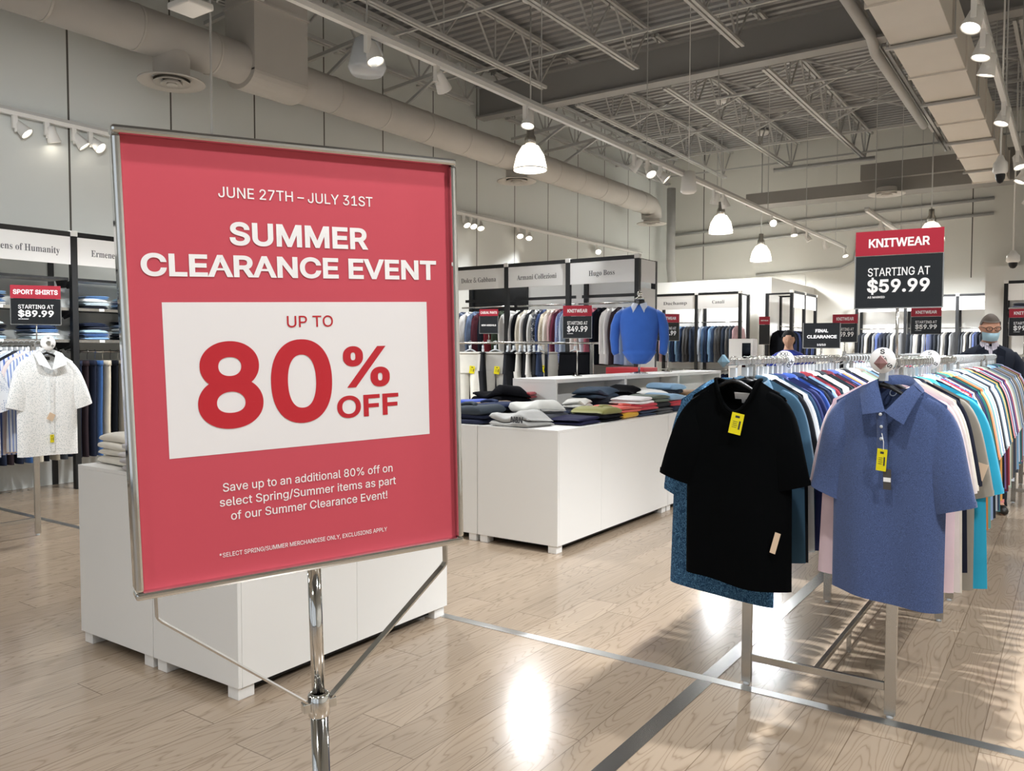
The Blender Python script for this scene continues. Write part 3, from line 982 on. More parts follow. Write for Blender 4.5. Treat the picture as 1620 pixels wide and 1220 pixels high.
# end of the long tables, seen from its narrow side (front fold towards -Y)
ends = [
    (-4.22, 5.07, 0, '#3a3b3f', 'charcoal folded top at table end beside the sign frame, bottom of pile', 0, 'top'),
    (-4.22, 5.08, .05, '#22232a', 'near-black folded top on the charcoal one beside the sign frame', .06, 'top'),
    (-4.24, 5.42, .06, '#2747a5', 'royal blue folded top behind the dark pile by the sign frame', -.1, 'top'),
    (-4.26, 5.42, .0, '#2a2c33', 'dark folded top under the royal blue one', .0, 'top'),
    (-4.28, 5.74, .0, '#2b3346', 'dark navy folded top behind the royal blue one', .15, 'rumpled'),
    (-3.86, 5.07, 0, '#252a40', 'dark navy folded top under a slate one at the table end', .03, 'top'),
    (-3.87, 5.09, .05, '#3c434b', 'slate folded polo on dark navy at the table end', -.05, 'collar'),
    (-3.90, 5.42, 0, '#25262c', 'black folded top behind the slate polo at the table end', .05, 'top'),
    (-3.92, 5.42, .055, '#202b49', 'navy folded polo behind the slate polo beside the white hoodie', .1, 'collar'),
    (-4.02, 5.45, .052, '#6f5a3c', 'brown folded top peeping out below the royal blue one', .2, 'top'),
    (-4.0, 5.80, .0, '#1a1b20', 'black folded jacket under the rumpled black one', -.1, 'top'),
    (-4.10, 5.76, .085, '#0e0e12', 'rumpled black folded jacket on top before the riser end', -.25, 'rumpled'),
    (-3.42, 5.06, 0, '#adaca9', 'light grey sweatshirt with dark writing on the front table corner', -.08, 'rumpled'),
    (-3.48, 5.43, .0, '#44464d', 'dark grey folded top under the off-white hoodie', .05, 'top'),
    (-3.50, 5.42, .055, '#c4c3bd', 'off-white folded hoodie near the front table corner', -.2, 'rumpled'),
    (-3.62, 5.78, .0, '#1d2740', 'navy folded polo with white edge behind the off-white hoodie', .3, 'collar'),
    (-3.98, 6.2 - .28, .11, '#94242b', 'small red folded top against the riser end', .2, 'top'),
]
for i, (x, y, z, c, lb, rz, kd) in enumerate(ends):
    o = fold(x, y, TZ + z * 1.3, c, lb, rz, kd, 30 + i % 7, (.62, .62, 1) if 'small red' in lb else (1.2, 1.1, 1.7) if 'rumpled black' in lb else (1.04, 1.04, 1.32), group=G1)
    if 'writing' in lb:
        q = lettering(MB(), 'N&N', .04, .15, 0, .034, 0, .04)
        q.build('lettering', TEXT_K, o, fix=False).matrix_local = Matrix.Translation((0, -.165, .028)) @ Matrix.Rotation(-.25, 4, 'X')
# front row along the aisle edge: fold towards +X
side = [
    (5.13 + .30, '#1e1e3c', None, 'navy folded polo at the aisle edge beside the grey sweatshirt', 'collar'),
    (5.80, '#17181c', '#85834c', 'olive folded polo on a black one at the aisle edge', 'collar'),
    (6.14, '#d6a52c', '#d9655b', 'coral folded polo on a yellow one at the aisle edge', 'collar'),
    (6.46, '#3a4458', '#c23a48', 'crimson folded polo on a slate one at the aisle edge', 'top'),
    (6.80, '#57585a', '#2b2c2e', 'black folded polo on a mid grey one at the aisle edge', 'top'),
    (7.14, '#2a3042', '#bf3440', 'red folded polo on a navy one at the aisle edge', 'top'),
    (7.48, '#41505f', '#7fa9c4', 'sky blue folded polo on a slate one at the far aisle edge', 'top'),
    (7.85, '#c9c7c2', '#e6e4df', 'white folded polo on a pale grey one at the far aisle edge', 'top'),
    (8.25, '#8aa0a8', '#b7e0da', 'mint folded polo on a grey-blue one at the far aisle edge', 'top'),
]
for i, (y, c1, c2, lb, kd) in enumerate(side):
    under = lb if c2 is None else lb.split(' on a ')[1].split(' at ')[0].replace('one', 'folded polo') + ' below a ' + lb.split(' folded')[0] + ' one at the ' + lb.split(' at the ')[1]
    fold(-3.165, y, TZ, c1, under, pi / 2 + R.uniform(-.08, .08), 'top', 40 + i % 6, group=G1)
    if c2: fold(-3.17, y + .01, TZ + .05, c2, lb, pi / 2 + R.uniform(-.1, .1), kd, 47 + i % 5, group=G1)
up3 = [(6.80, '#5d6a5c', 'sage folded polo on top of the black one at the aisle edge'), (6.46, '#f0eeee', 'white folded polo on top of the crimson one at the aisle edge'), (7.14, '#8fb2cf', 'pale blue folded polo on top of the red one at the aisle edge')]
for i, (y, c, lb) in enumerate(up3):
    fold(-3.18, y, TZ + .10, c, lb, pi / 2 + R.uniform(-.1, .1), 'top', 52 + i, group=G1)
# second row, against the riser
back = [
    (6.02, 0, '#23262f', 'dark folded top behind the olive polo before the riser', 'top'), (6.05, .055, '#cfcdc6', 'white rolled top behind the navy polo before the riser', 'rumpled'),
    (6.40, 0, '#1d2233', 'midnight folded top before the first riser', 'top'), (6.44, .055, '#3b4049', 'charcoal rumpled hoodie before the first riser', 'rumpled'), (6.36, .11, '#3d4a5a', 'slate blue hoodie heaped on the charcoal one', 'rumpled'),
    (6.78, 0, '#2b2f36', 'dark grey folded top below the black heap by the riser', 'top'), (6.80, .055, '#8f9897', 'light grey folded top between dark ones by the riser', 'top'), (6.86, .1, '#141417', 'black heaped sweater before the riser', 'rumpled'),
    (7.14, 0, '#232457', 'deep indigo folded top behind the red polo', 'top'), (7.14, .055, '#2b2c86', 'violet blue folded top behind the red polo', 'top'),
    (7.48, 0, '#cfcfc8', 'pale folded top below a white one by the second riser', 'top'), (7.48, .055, '#efeeea', 'white folded top by the second riser', 'rumpled'),
    (7.82, 0, '#1d2333', 'navy folded sweater by the second riser', 'top'), (7.84, .055, '#20262f', 'dark sweater with pale blue one over it by the second riser', 'rumpled'), (7.9, .12, '#8fb3d2', 'pale blue folded top on the dark sweater', 'top'),
    (8.3, 0, '#2c2a2a', 'dark brown folded top under a tan one', 'top'), (8.3, .055, '#8a6a4a', 'tan folded top near the far riser', 'top'), (8.75, 0, '#cfe6e0', 'pale mint folded top before the far riser', 'top'), (9.2, .0, '#bfe3d8', 'mint green folded top before the far riser', 'rumpled'),
]
for i, (y, z, c, lb, kd) in enumerate(back):
    fold(-3.5, y, TZ + z * 1.3, c, lb, pi / 2 + R.uniform(-.2, .2), kd, 60 + i % 8, (.6, .7, 1.1) if 'rolled' in lb else (1, 1.05, 1.32), group=G1)
fold(-3.90, 9.1, TZ + .001, '#7fd0bf', 'aqua folded top inside the far riser', pi / 2, 'top', 70, group=G1)
fold(-3.90, 9.5, TZ + .001, '#d8ebe6', 'pale aqua folded top deep inside the far riser', pi / 2, 'top', 71, group=G1)
fold(-3.90, 7.9, TZ + .001, '#36404e', 'dark slate folded top inside the second riser', pi / 2, 'top', 72, group=G1)

# ------------------------------------------------------------------ garments on hangers
# local frame: origin on the rod's axis, X across the shoulders, front towards -Y, Z up
NAVY_K = '#10131f'

class Garment:
    def __init__(s, seed=1, chest=.225, length=.74, thick=.05, neck=.085, dip=.085, shoulder=.20, ztop=-.075, folds=1.0, flare=1.0, hang=0.0):
        s.r = random.Random(seed)
        s.chest, s.length, s.thick, s.neck, s.dip, s.sh, s.zt = chest, length, thick, neck, dip, shoulder, ztop
        r = s.r
        s.fold = [(r.uniform(2.2, 5.5), r.uniform(0, 6.3), r.uniform(.003, .011) * folds) for _ in range(3)]
        s.side = r.uniform(-.02, .02)
        s.flare = flare
        s.hem = [r.uniform(-.012, .012) for _ in range(3)]
    def wid(s, t):
        if t < .74: return s.chest * (1.0 + .05 * s.flare * (1 - t / .74))
        k = (t - .74) / .26
        return s.chest + (s.sh - s.chest) * (k ** 1.6)
    def top(s, x, back):
        nw = s.neck
        ax = abs(x)
        if ax < nw: return s.zt - (.018 if back else s.dip) * (1 - (ax / nw) ** 2)
        return s.zt - (ax - nw) / max(.01, s.sh - nw) * .065
    def pt(s, u, t, back):
        x = u * s.wid(t)
        zt = s.top(u * s.sh, back)
        zh = s.zt - s.length + s.hem[0] * u + s.hem[1] * sin(3 * u + 1)
        z = zh + (zt - zh) * t
        e = max(0.0, 1 - abs(u) ** 3) ** .55
        b = s.thick * (.75 + .25 * (1 - t))
        inneck = max(0.0, 1 - (abs(u * s.sh) / (s.neck * 1.15)) ** 2)
        shut = 1 - t ** 12 * (1 - inneck * .8)
        y = b * e * shut
        f = sum(a * sin(k * u + ph + .5 * t) for k, ph, a in s.fold) * (1 - t) ** .8 * (1 - abs(u) ** 6)
        return (x + s.side * (1 - t) * .5, (y if back else -y) + f, z)
    def body(s, nu=24, nt=20):
        m = MB()
        ts = [(i / nt) ** .85 for i in range(nt + 1)]
        us = [-1 + 2 * i / nu for i in range(nu + 1)]
        us = [math.copysign(abs(u) ** .8, u) for u in us]
        for back in (False, True):
            m.grid([[s.pt(u, t, back) for u in us] for t in ts])
        return m
    def sleeve(s, sg, long=False, n=14, out=1.0, wide=1.0):
        """swept between an outer edge that carries on the shoulder line and an inner edge under the arm"""
        m = MB()
        r = s.r
        h, z = s.sh, s.zt
        w_ = .155 * wide
        if long:
            O = [(h - .06, z - .040), (h, z - .072), (h + .036 * out, z - .17), (h + .052 * out, z - .36), (h + .035 * out, z - .60)]
            I = [(h - .11, z - .09), (h - .115, z - .16), (h - .10, z - .26), (h - .065, z - .41), (h - .055, z - .60)]
        else:
            O = [(h - .06, z - .040), (h - .004, z - .072), (h + .034 * out, z - .145), (h + .062 * out, z - .27), (h + .085 * out, z - .40)]
            I = [(h - .11, z - .09), (h - .115, z - .15), (h - .105, z - .22), (h - .09 + .02 * out, z - .32), (h + .085 * out - w_, z - .445)]
        def cr(P, q):
            k = min(int(q), len(P) - 2)
            f = q - k
            p = [Vector(P[max(0, min(len(P) - 1, k + d))]) for d in (-1, 0, 1, 2)]
            return .5 * (2 * p[1] + (p[2] - p[0]) * f + (2 * p[0] - 5 * p[1] + 4 * p[2] - p[3]) * f * f + (3 * p[1] - p[0] - 3 * p[2] + p[3]) * f ** 3)
        steps = 18 if long else 14
        rows = []
        ph = r.uniform(0, 6)
        for i in range(steps + 1):
            q = i / steps * 4
            a_, b_ = cr(O, q), cr(I, q)
            c_, hv = (a_ + b_) / 2, (a_ - b_) / 2
            th = s.thick * (.22 + .38 * min(1, i / 8))
            row = []
            for j in range(n):
                a = 2 * pi * j / n
                c, d = cos(a), sin(a)
                dd = math.copysign(abs(d) ** .8, d)
                row.append((sg * (c_[0] + hv[0] * c), th * dd * (1 + .10 * sin(2 * a + ph + i * .5)) + .005 * sin(i * .6 + ph), c_[1] + hv[1] * c))
            rows.append(row)
        m.grid(rows, True)
        last = rows[-1]
        m.grid([last, [(p[0] * .995, p[1] * .8, p[2] + .02) for p in last]], True)
        return m
    def collar(s, open_=.0, big=1.0):
        m = MB()
        n = 22
        rows = [[], [], [], []]
        for i in range(n + 1):
            f = -1 + 2 * i / n
            a = f * pi * .93
            af = abs(f)
            x, y = (s.neck - .008) * sin(a), .036 * cos(a) - .008 * af
            z = s.zt + .018 - .052 * af ** 1.7 - open_ * af ** 3
            ox = sin(a) * (.018 + .03 * af ** 2) * big + math.copysign(.03 * af ** 5, f) * big
            oy = (.012 if cos(a) > 0 else -.022) - .010 * af
            drop = (.040 + .030 * af ** 4) * big
            rows[0].append((x * .96, y * .92, z - .028))
            rows[1].append((x, y, z))
            rows[2].append((x + ox * .45, y + oy * .6, z - .012 * big))
            rows[3].append((x + ox, y + oy - .006 * af, z - drop))
        m.grid(rows)
        return m

def hanger_hook():
    p = [(0, 0, -.085), (0, 0, -.04), (.004, 0, -.03), (.018, 0, -.014), (.022, 0, 0), (.018, 0, .014), (.008, 0, .021), (-.006, 0, .021), (-.017, 0, .013), (-.021, 0, .002)]
    return MB().tube(p, .0023, 6)
def hanger_arm():
    p = [(-.175, 0, -.160), (-.14, 0, -.138), (-.08, 0, -.112), (-.03, 0, -.084), (0, 0, -.076), (.03, 0, -.084), (.08, 0, -.112), (.14, 0, -.138), (.175, 0, -.160)]
    return MB().tube(p, [.006, .009, .011, .015, .017, .015, .011, .009, .006], 8, flat=.6)
HOOK_ME = hanger_hook().mesh('hook', CHROME, True)
ARM_ME = hanger_arm().mesh('arms', BLACK_PLASTIC, True)
ARMC_ME = hanger_arm().mesh('arms', CLEARP, True)
CHIP_ME = MB().box(-.012, -.011, -.062, .012, .011, -.024).mesh('size_chip', CLEARP)
def combine(*mbs):
    m = MB()
    for q in mbs: m.add(q.v, q.f)
    return m
HANG_ONE = combine(hanger_hook(), MB().box(-.014, -.012, -.085, .014, .012, -.03), hanger_arm()).mesh('garment_hanger', CLEARP, True)

def short(label, n):
    return ' '.join(label.split()[:n])
def hanger(x, y, z, rz, of, group, simple=False, black=True):
    lb = ('black' if black else 'clear') + ' hanger holding the ' + of
    if simple:
        o = link('garment_hanger', HANG_ONE, None, 0, (x, y, z), rz)
        return tag(o, lb, 'hanger', group)
    t = thing('garment_hanger', lb, 'hanger', (x, y, z), rz, group)
    link('hook', HOOK_ME, t)
    link('arms', ARM_ME if black else ARMC_ME, t)
    link('size_chip', CHIP_ME, t)
    return t

def price_tag(parent, x, y, z, mat=TAG_Y, rot=0.0, w_=.036, h=.062, ink=True, name='price_tag', rx=0.0):
    m = MB().box(-w_ / 2, -.0012, -h, w_ / 2, 0, 0)
    o = m.build(name, mat, parent, loc=(x, y, z))
    o.rotation_euler = (rx, rot, 0)
    if ink:
        k = MB().box(-w_ * .18, -.0018, -h * .22, w_ * .18, -.0013, -h * .12)
        k.box(w_ * .2, -.0018, -h * .75, w_ * .34, -.0013, -h * .35)
        for i in range(4): k.box(-w_ * .3, -.0018, -h * (.42 + .09 * i), w_ * (.1 - .04 * (i % 2)), -.0013, -h * (.40 + .09 * i))
        k.build('print', TEXT_K, o)
    return o

def fixn(me):
    b = bmesh.new(); b.from_mesh(me); bmesh.ops.recalc_face_normals(b, faces=b.faces); b.to_mesh(me); b.free()
    return me

# shared shapes for the long rows
DUM = cloth('#808080')
SHIRT = {}
def shapes(kind, v):
    key = (kind, v)
    if key in SHIRT: return SHIRT[key]
    if kind == 'tee': g = Garment(100 + v, .222, .74 + .02 * (v % 3), .026, dip=.06)
    elif kind == 'polo': g = Garment(200 + v, .225, .75 + .02 * (v % 3), .028, dip=.07)
    elif kind == 'long': g = Garment(300 + v, .225, .74, .03, dip=.07)
    else: g = Garment(400 + v, .235, .76, .034, dip=.16, shoulder=.215)
    parts = {'body': fixn(g.body().mesh('body', DUM, True))}
    lg = kind in ('long', 'jacket')
    parts['sl'] = g.sleeve(-1, lg).mesh('sleeve', DUM, True)
    parts['sr'] = g.sleeve(1, lg).mesh('sleeve', DUM, True)
    if kind in ('polo', 'long'): parts['collar'] = g.collar(big=1.0).mesh('collar', DUM, True)
    ms = [g.body(), g.sleeve(-1, lg), g.sleeve(1, lg)] + ([g.collar()] if kind in ('polo', 'long') else [])
    parts['one'] = combine(*ms).mesh('garment', DUM, True)
    SHIRT[key] = parts
    return parts

def full_garment(kind, v, col, label, cat, loc, rz, group, pat=None, col2='#ffffff', psc=60, trim=None):
    p = shapes(kind, v)
    m = cloth(col, pat, col2, psc)
    nm = {'tee': 'tee_shirt', 'polo': 'polo_shirt', 'long': 'dress_shirt', 'jacket': 'suit_jacket'}[kind]
    t = thing(nm, label, cat, loc, rz, group)
    link('body', p['body'], t, mat=m)
    link('sleeve', p['sl'], t, mat=m)
    link('sleeve', p['sr'], t, mat=m)
    if 'collar' in p: link('collar', p['collar'], t, mat=cloth(trim) if trim else m)
    return t
def one_garment(kind, v, col, label, cat, loc, rz, group, pat=None, col2='#ffffff', psc=60):
    nm = {'tee': 'tee_shirt', 'polo': 'polo_shirt', 'long': 'dress_shirt', 'jacket': 'suit_jacket'}[kind]
    o = link(nm, shapes(kind, v)['one'], None, 0, loc, rz, cloth(col, pat, col2, psc))
    return tag(o, label, cat, group)

def collar_flaps(A, B, T, V, A2, B2, T2, g, name, mat, parent):
    """turned-down collar: a stand round the neck and two flat leaves (neck side A, shoulder B, point T, front V)"""
    m = MB()
    n = 20
    rows = [[], [], []]
    x0, x1 = A[0], A2[0]
    for i in range(n + 1):                      # stand and fall round the back
        a = pi * i / n
        x = (x0 + x1) / 2 - cos(a) * (x1 - x0) / 2
        y = -.018 + .062 * sin(a)
        z = A[1] + (A2[1] - A[1]) * i / n + .022 * sin(a)
        xo = (B[0] + B2[0]) / 2 - cos(a) * (B2[0] - B[0]) / 2
        zo = B[1] + (B2[1] - B[1]) * i / n + .02 * sin(a)
        rows[0].append((x * .95, y * .9, z - .035))
        rows[1].append((x, y, z))
        rows[2].append((xo, y * 1.25 + .006, zo))
    m.grid(rows)
    for P, Q, S, W in ((A, B, T, V), (A2, B2, T2, V)):
        gr = []
        for i in range(9):
            u = i / 8
            row = []
            for j in range(9):
                v = j / 8
                x = (P[0] * (1 - u) + Q[0] * u) * (1 - v) + (W[0] * (1 - u) + S[0] * u) * v
                z = (P[1] * (1 - u) + Q[1] * u) * (1 - v) + (W[1] * (1 - u) + S[1] * u) * v
                y = -.018 - (.056 + .006 * u) * v ** .7 - .010 * sin(pi * u) * (1 - .4 * v) - .004 * u
                row.append((x, y, z))
            gr.append(row)
        m.grid(gr)
        m.grid([[(p[0], p[1] + .004, p[2]) for p in r_] for r_ in gr])
    return m.build(name, mat, parent, True)

# ------------------------------------------------------------------ racks
ROD_Z = 1.405
def rack(x0, x1, y0, y1, label, front=0.0, loc=(0, 0), rz=0, z=ROD_Z):
    """double-rod rack along Y between x0 and x1"""
    t = thing('garment_rack', label, 'clothes rack', (loc[0], loc[1], 0), rz)
    for x in (x0, x1):
        MB().box(x - .0125, y0 - front, z - .0135, x + .0125, y1 + .25, z + .0135).build('rod', STEEL, t, bevel=.003)
        for y in (y0, y1):
            MB().box(x - .021, y - .010, .012, x + .021, y + .010, z - .014).build('leg', STEEL, t, bevel=.002)
            MB().lathe([(0, 0), (.014, 0), (.014, .008), (.008, .012), (0, .013)], 12, (x, y, 0)).build('glide_foot', CLEARP, t, True)
    for y in (y0, y1):
        MB().box(x0 + .021, y - .009, .108, x1 - .021, y + .009, .140).build('cross_bar', STEEL, t, bevel=.002)
    xm = (x0 + x1) / 2
    MB().box(xm - .010, y0 + .01, .112, xm + .010, y1 - .01, .136).build('floor_rail', STEEL, t, bevel=.002)
    for yy in (y0 + .62,):
        MB().box(xm - .009, yy - .009, .012, xm + .009, yy + .009, .111).build('middle_foot', STEEL, t)
    return t

XA, XB = -1.14, -.565
def end_cap(parent_label, x, y, z, col, nm='rod_end_cap'):
    m = MB()
    r_ = .0225
    v = [(0, -.012, r_ * 1.25), (r_, -.004, 0), (0, -.004, -r_), (-r_, -.004, 0), (0, -.016, 0)]
    v += [(0, .014, r_ * 1.25), (r_, .014, 0), (0, .014, -r_), (-r_, .014, 0)]
    m.add(v, [(0, 1, 4), (1, 2, 4), (2, 3, 4), (3, 0, 4), (0, 1, 6, 5), (1, 2, 7, 6), (2, 3, 8, 7), (3, 0, 5, 8), (5, 6, 7, 8)])
    o = m.build(nm, plain('cap_' + col, col, .3), None, loc=(x, y, z))
    return o

def size_ring(x, y, z, txt, label, r_=.045, rz=0, tilt=0.0):
    t = thing('size_ring', label, 'size marker', (x, y, z), rz, 'size rings on the rods')
    n = 36
    rows = []
    for (rr, yy) in ((.016, -.0025), (r_, -.0025), (r_ + .001, 0), (r_, .0025), (.016, .0025), (.016, -.0025)):
        rows.append([(rr * cos(2 * pi * j / n), yy, rr * sin(2 * pi * j / n)) for j in range(n)])
    MB().grid(rows, True).build('disc', HEADER_W, t, True)
    wdt = .016 * len(txt)
    lettering(MB(), txt, -wdt / 2, wdt / 2, r_ * .52, .017, -.0032, .02).build('lettering', TEXT_K, t, fix=False)
    q = lettering(MB(), txt, -wdt / 2, wdt / 2, r_ * .52, .017, -.0032, .02).build('lettering', TEXT_K, t, fix=False)
    q.rotation_euler = (0, 2.2, 0)
    return t

def sign_card(x, y, z, rz, head, lines, label, w_=.285, stem=.05, base='clip', hh=.094, ch=.192, head_cap=.034, group='price signs'):
    """z: bottom of the card"""
    t = thing('price_sign', label, 'sign', (x, y, z), rz, group)
    e = .004
    fm = MB()
    fm.box(-w_ / 2 - e, -.004, -e, w_ / 2 + e, .006, 0).box(-w_ / 2 - e, -.004, ch, -w_ / 2, .006, ch + .0015)
    fm.box(-w_ / 2 - e, -.004, 0, -w_ / 2, .006, ch).box(w_ / 2, -.004, 0, w_ / 2 + e, .006, ch)
    fm.build('frame', STEEL, t)
    c = MB().box(-w_ / 2, -.002, 0, w_ / 2, .004, ch).build('card', CARD_K, t)
    if head:
        h = MB().box(-w_ / 2 - .002, -.0035, ch + .002, w_ / 2 + .002, .005, ch + .002 + hh).build('header', CARD_R, t)
        tw = min(.9 * w_, .70 * w_ * len(head) / 8.0)
        lettering(MB(), head, -tw / 2, tw / 2, ch + .002 + hh / 2 - head_cap / 2, head_cap, -.0041, .024).build('lettering', TEXT_W, h, fix=False)
    for s_, a0, a1, b, cp, bo in lines:
        lettering(MB(), s_, a0 * w_ - w_ / 2, a1 * w_ - w_ / 2, b * ch, cp * ch, -.0026, bo).build('lettering', TEXT_W, c, fix=False)
    MB().tube([(0, .002, -stem), (0, .002, .0)], .0055, 10).build('stem', STEEL, t, True)
    if base == 'disc':
        MB().lathe([(0, -stem + .012), (.012, -stem + .012), (.05, -stem + .006), (.052, -stem), (0, -stem)], 24).build('base', CHROME, t, True)
    elif base == 'clip':
        MB().box(-.017, -.012, -stem - .0275, .017, .016, -stem + .004).build('clip', STEEL, t, bevel=.002)
    return t
PRICE = lambda p: [('STARTING AT', .145, .86, .61, .155, .008), (p, .14, .86, .295, .25, .027), ('AS MARKED', .145, .35, .185, .04, .02)]

# ---- the knitwear racks beside the aisle
rack(XA, XB, 3.45, 4.86, 'nearest double chrome rack holding the black tee and the blue polo', .33)
rack(XA, XB, 5.30, 6.70, 'second double chrome rack, behind the nearest one', .14)
rack(XA, XB, 7.12, 7.95, 'third double chrome rack, before the man in the dark blazer', .14)
ec = end_cap('', XA, 3.115, ROD_Z + .002, '#6f8ea0')
tag(ec, 'blue-grey diamond cap on the rod end above the black tee', 'rod cap')
ec = end_cap('', XB, 3.115, ROD_Z + .002, '#8e6a68')  # pinkish reflection on the rod end painted as the cap colour
tag(ec, 'diamond cap with painted pinkish reflection on the rod end above the blue polo', 'rod cap')

# front tee, facing the aisle
def heat(v): return v
def front_black_tee():
    t = thing('tee_shirt', 'plain black tee with a yellow price tag at the head of its rod', 'shirt', (XA + .02, 3.235, ROD_Z), math.radians(1), 'shirts on the nearest rack')
    m = cloth('#040506')
    g = Garment(11, .216, .825, .05, neck=.088, dip=.12, shoulder=.19, folds=.8, flare=.3)
    g.body(34, 28).build('body', m, t, True)
    g.sleeve(-1, n=20, out=1.75).build('sleeve', m, t, True)
    g.sleeve(1, n=20, out=1.2).build('sleeve', m, t, True)
    rib = []
    n = 40
    for k_ in range(n):
        a = 2 * pi * k_ / n
        x = (g.neck + .004) * sin(a)
        back = cos(a) > 0
        fx = 1 - min(1, abs(x) / g.neck) ** 2
        rib.append((x, (.038 if back else -.05) * abs(cos(a)) ** .8, g.zt + .004 - (.018 if back else .13) * fx))
    MB().tube(rib + rib[:1], .0075, 8, False).build('neck_band', m, t, True)
    lb = MB().box(-.034, -.0012, -.03, .034, .0, 0).box(-.008, -.0012, -.048, .008, 0, -.03).build('neck_label', HEADER_W, t, loc=(.015, .012, g.zt - .05))
    lb.rotation_euler = (.5, .04, 0)
    price_tag(t, .025, -.068, g.zt - .128, TAG_Y, .2, .05, .085)
    price_tag(t, .185, -.06, g.zt - .59, TAG_T, .25, .022, .085, False, 'swing_tag')
    return t
front_black_tee()
GN = 'hangers on the nearest rack'
hanger(XA, 3.235, ROD_Z, math.radians(1), 'plain black tee at the head of its rod', GN)

def front_polo():
    t = thing('polo_shirt', 'heather blue polo with a yellow price tag at the head of its rod', 'shirt', (XB + .02, 3.175, ROD_Z), math.radians(-16), 'shirts on the nearest rack')
    m = cloth('#46567f', 'heather')
    g = Garment(23, .205, .775, .062, neck=.088, dip=.10, shoulder=.20, folds=.9, flare=-.1)
    g.body(34, 28).build('body', m, t, True)
    g.sleeve(-1, n=20, out=1.15, wide=.95).build('sleeve', m, t, True)
    g.sleeve(1, n=20, out=1.2, wide=.9).build('sleeve', m, t, True)
    collar_flaps((-.035, -.055), (-.095, -.088), (-.055, -.182), (.020, -.168), (.092, -.070), (.125, -.100), (.092, -.208), g, 'collar', m, t)
    z0 = g.zt
    # placket with three buttons, the upper part falling open
    pm = MB()
    rows = []
    for i in range(10):
        z = z0 - .085 - i * .016
        y = -.064 - .004 * sin(i * .6)
        rows.append([(-.012 - .003 * sin(i), y + .004, z), (-.009, y - .004, z), (.023, y - .004, z), (.026, y + .004, z)])
    pm.grid(rows)
    pk = pm.build('placket', m, t, True)
    for zz in (.103, .147, .19):
        b = MB().lathe([(0, .002), (.0055, .002), (.0062, 0), (0, 0)], 14).build('button', CLEARP, pk, True, loc=(.008, -.0705 if zz > .11 else -.079, z0 - zz))
        b.rotation_euler = (pi / 2, 0, 0)
    nl = MB().lathe([(.010, 0), (.0135, 0), (.0135, .001), (.010, .001)], 20).build('neck_label', plain('grey_label', '#8f98a8', .6), t, loc=(.0, .030, z0 - .03))
    nl.rotation_euler = (pi / 2 - .3, 0, 0)
    price_tag(t, .018, -.078, z0 - .225, TAG_Y, .06, .036, .078)
    gt = price_tag(t, .034, -.074, z0 - .295, TAG_G, -.02, .028, .072, False, 'swing_tag')
    MB().box(-.013, -.0019, -.045, .013, -.0013, -.03).build('print', HEADER_W, gt)
    MB().tube([(.012, -.074, z0 - .17), (.022, -.08, z0 - .2), (.022, -.08, z0 - .228)], .0011, 5).build('tag_string', HEADER_W, t)
    return t
front_polo()
hanger(XB, 3.175, ROD_Z, math.radians(-18), 'heather blue polo at the head of its rod', GN)

C_A = [  # (kind, colour, words, pattern, second colour, scale)
    ('polo', '#22415f', 'blue paisley shirt', 'paisley', '#4d7796', 40), ('polo', '#3c5d74', 'dull blue polo', None), ('tee', '#16181e', 'charcoal tee', None), ('polo', '#dfe4ea', 'white-edged grey polo', None),
    ('polo', '#27405c', 'dark teal polo', None), ('polo', '#363d6e', 'indigo polo', None), ('tee', '#303766', 'slate indigo tee', None), ('polo', '#2b4a96', 'royal blue polo', None), ('tee', '#1b1f2c', 'midnight tee', None),
    ('polo', '#202a44', 'navy polo', None), ('tee', '#8fb4d2', 'pale blue tee', None), ('polo', '#7d2b35', 'brick red polo', None), ('tee', '#14262f', 'deep teal tee', None), ('polo', '#ddd9d4', 'off-white polo', None), ('tee', '#ecebe8', 'white tee', None),
    ('polo', '#25282e', 'graphite polo', None), ('tee', '#1f3038', 'dark green tee', None), ('polo', '#54202b', 'maroon polo', None), ('tee', '#2a3350', 'ink blue tee', None), ('polo', '#3a4a86', 'cobalt polo', None), ('tee', '#e6a04c', 'orange tee', None), ('polo', '#d8dbe2', 'pale grey polo', None),
    ('tee', '#2a2f5a', 'violet blue tee', None), ('polo', '#1e2026', 'black polo', None)]
C_B = [
    ('polo', '#e3c9cf', 'pale pink polo', None), ('tee', '#cfc6c4', 'lavender grey tee', None), ('polo', '#d9d3c8', 'cream polo', None), ('polo', '#171b2b', 'black navy polo', None), ('polo', '#8b857a', 'taupe polo', None), ('polo', '#2da3c7', 'turquoise polo', None), ('tee', '#1e2130', 'ink tee', None),
    ('polo', '#f0dfe2', 'pink sprigged polo', 'floral', '#c96f86', 70), ('tee', '#b83b4b', 'raspberry tee', None), ('polo', '#3b66b5', 'blue camouflage polo', 'paisley', '#9db9e6', 18), ('tee', '#e2dcd2', 'ivory tee', None), ('polo', '#433d47', 'plum grey polo', None),
    ('tee', '#26325c', 'navy tee', None), ('polo', '#2b6a64', 'teal green polo', None), ('tee', '#3c3c3e', 'charcoal tee', None), ('polo', '#e08a4a', 'orange polo', None), ('tee', '#dd9b93', 'salmon tee', None), ('polo', '#5f9fa0', 'sea green polo', None), ('tee', '#c9d7df', 'ice blue tee', None),
    ('polo', '#8fa6cb', 'powder blue polo', None), ('tee', '#f1efea', 'white tee', None), ('polo', '#20242e', 'black polo', None), ('tee', '#5c6570', 'steel grey tee', None), ('polo', '#b9c0c6', 'silver grey polo', None)]
RODN = {'A': 'rod headed by the black tee', 'B': 'rod headed by the blue polo'}
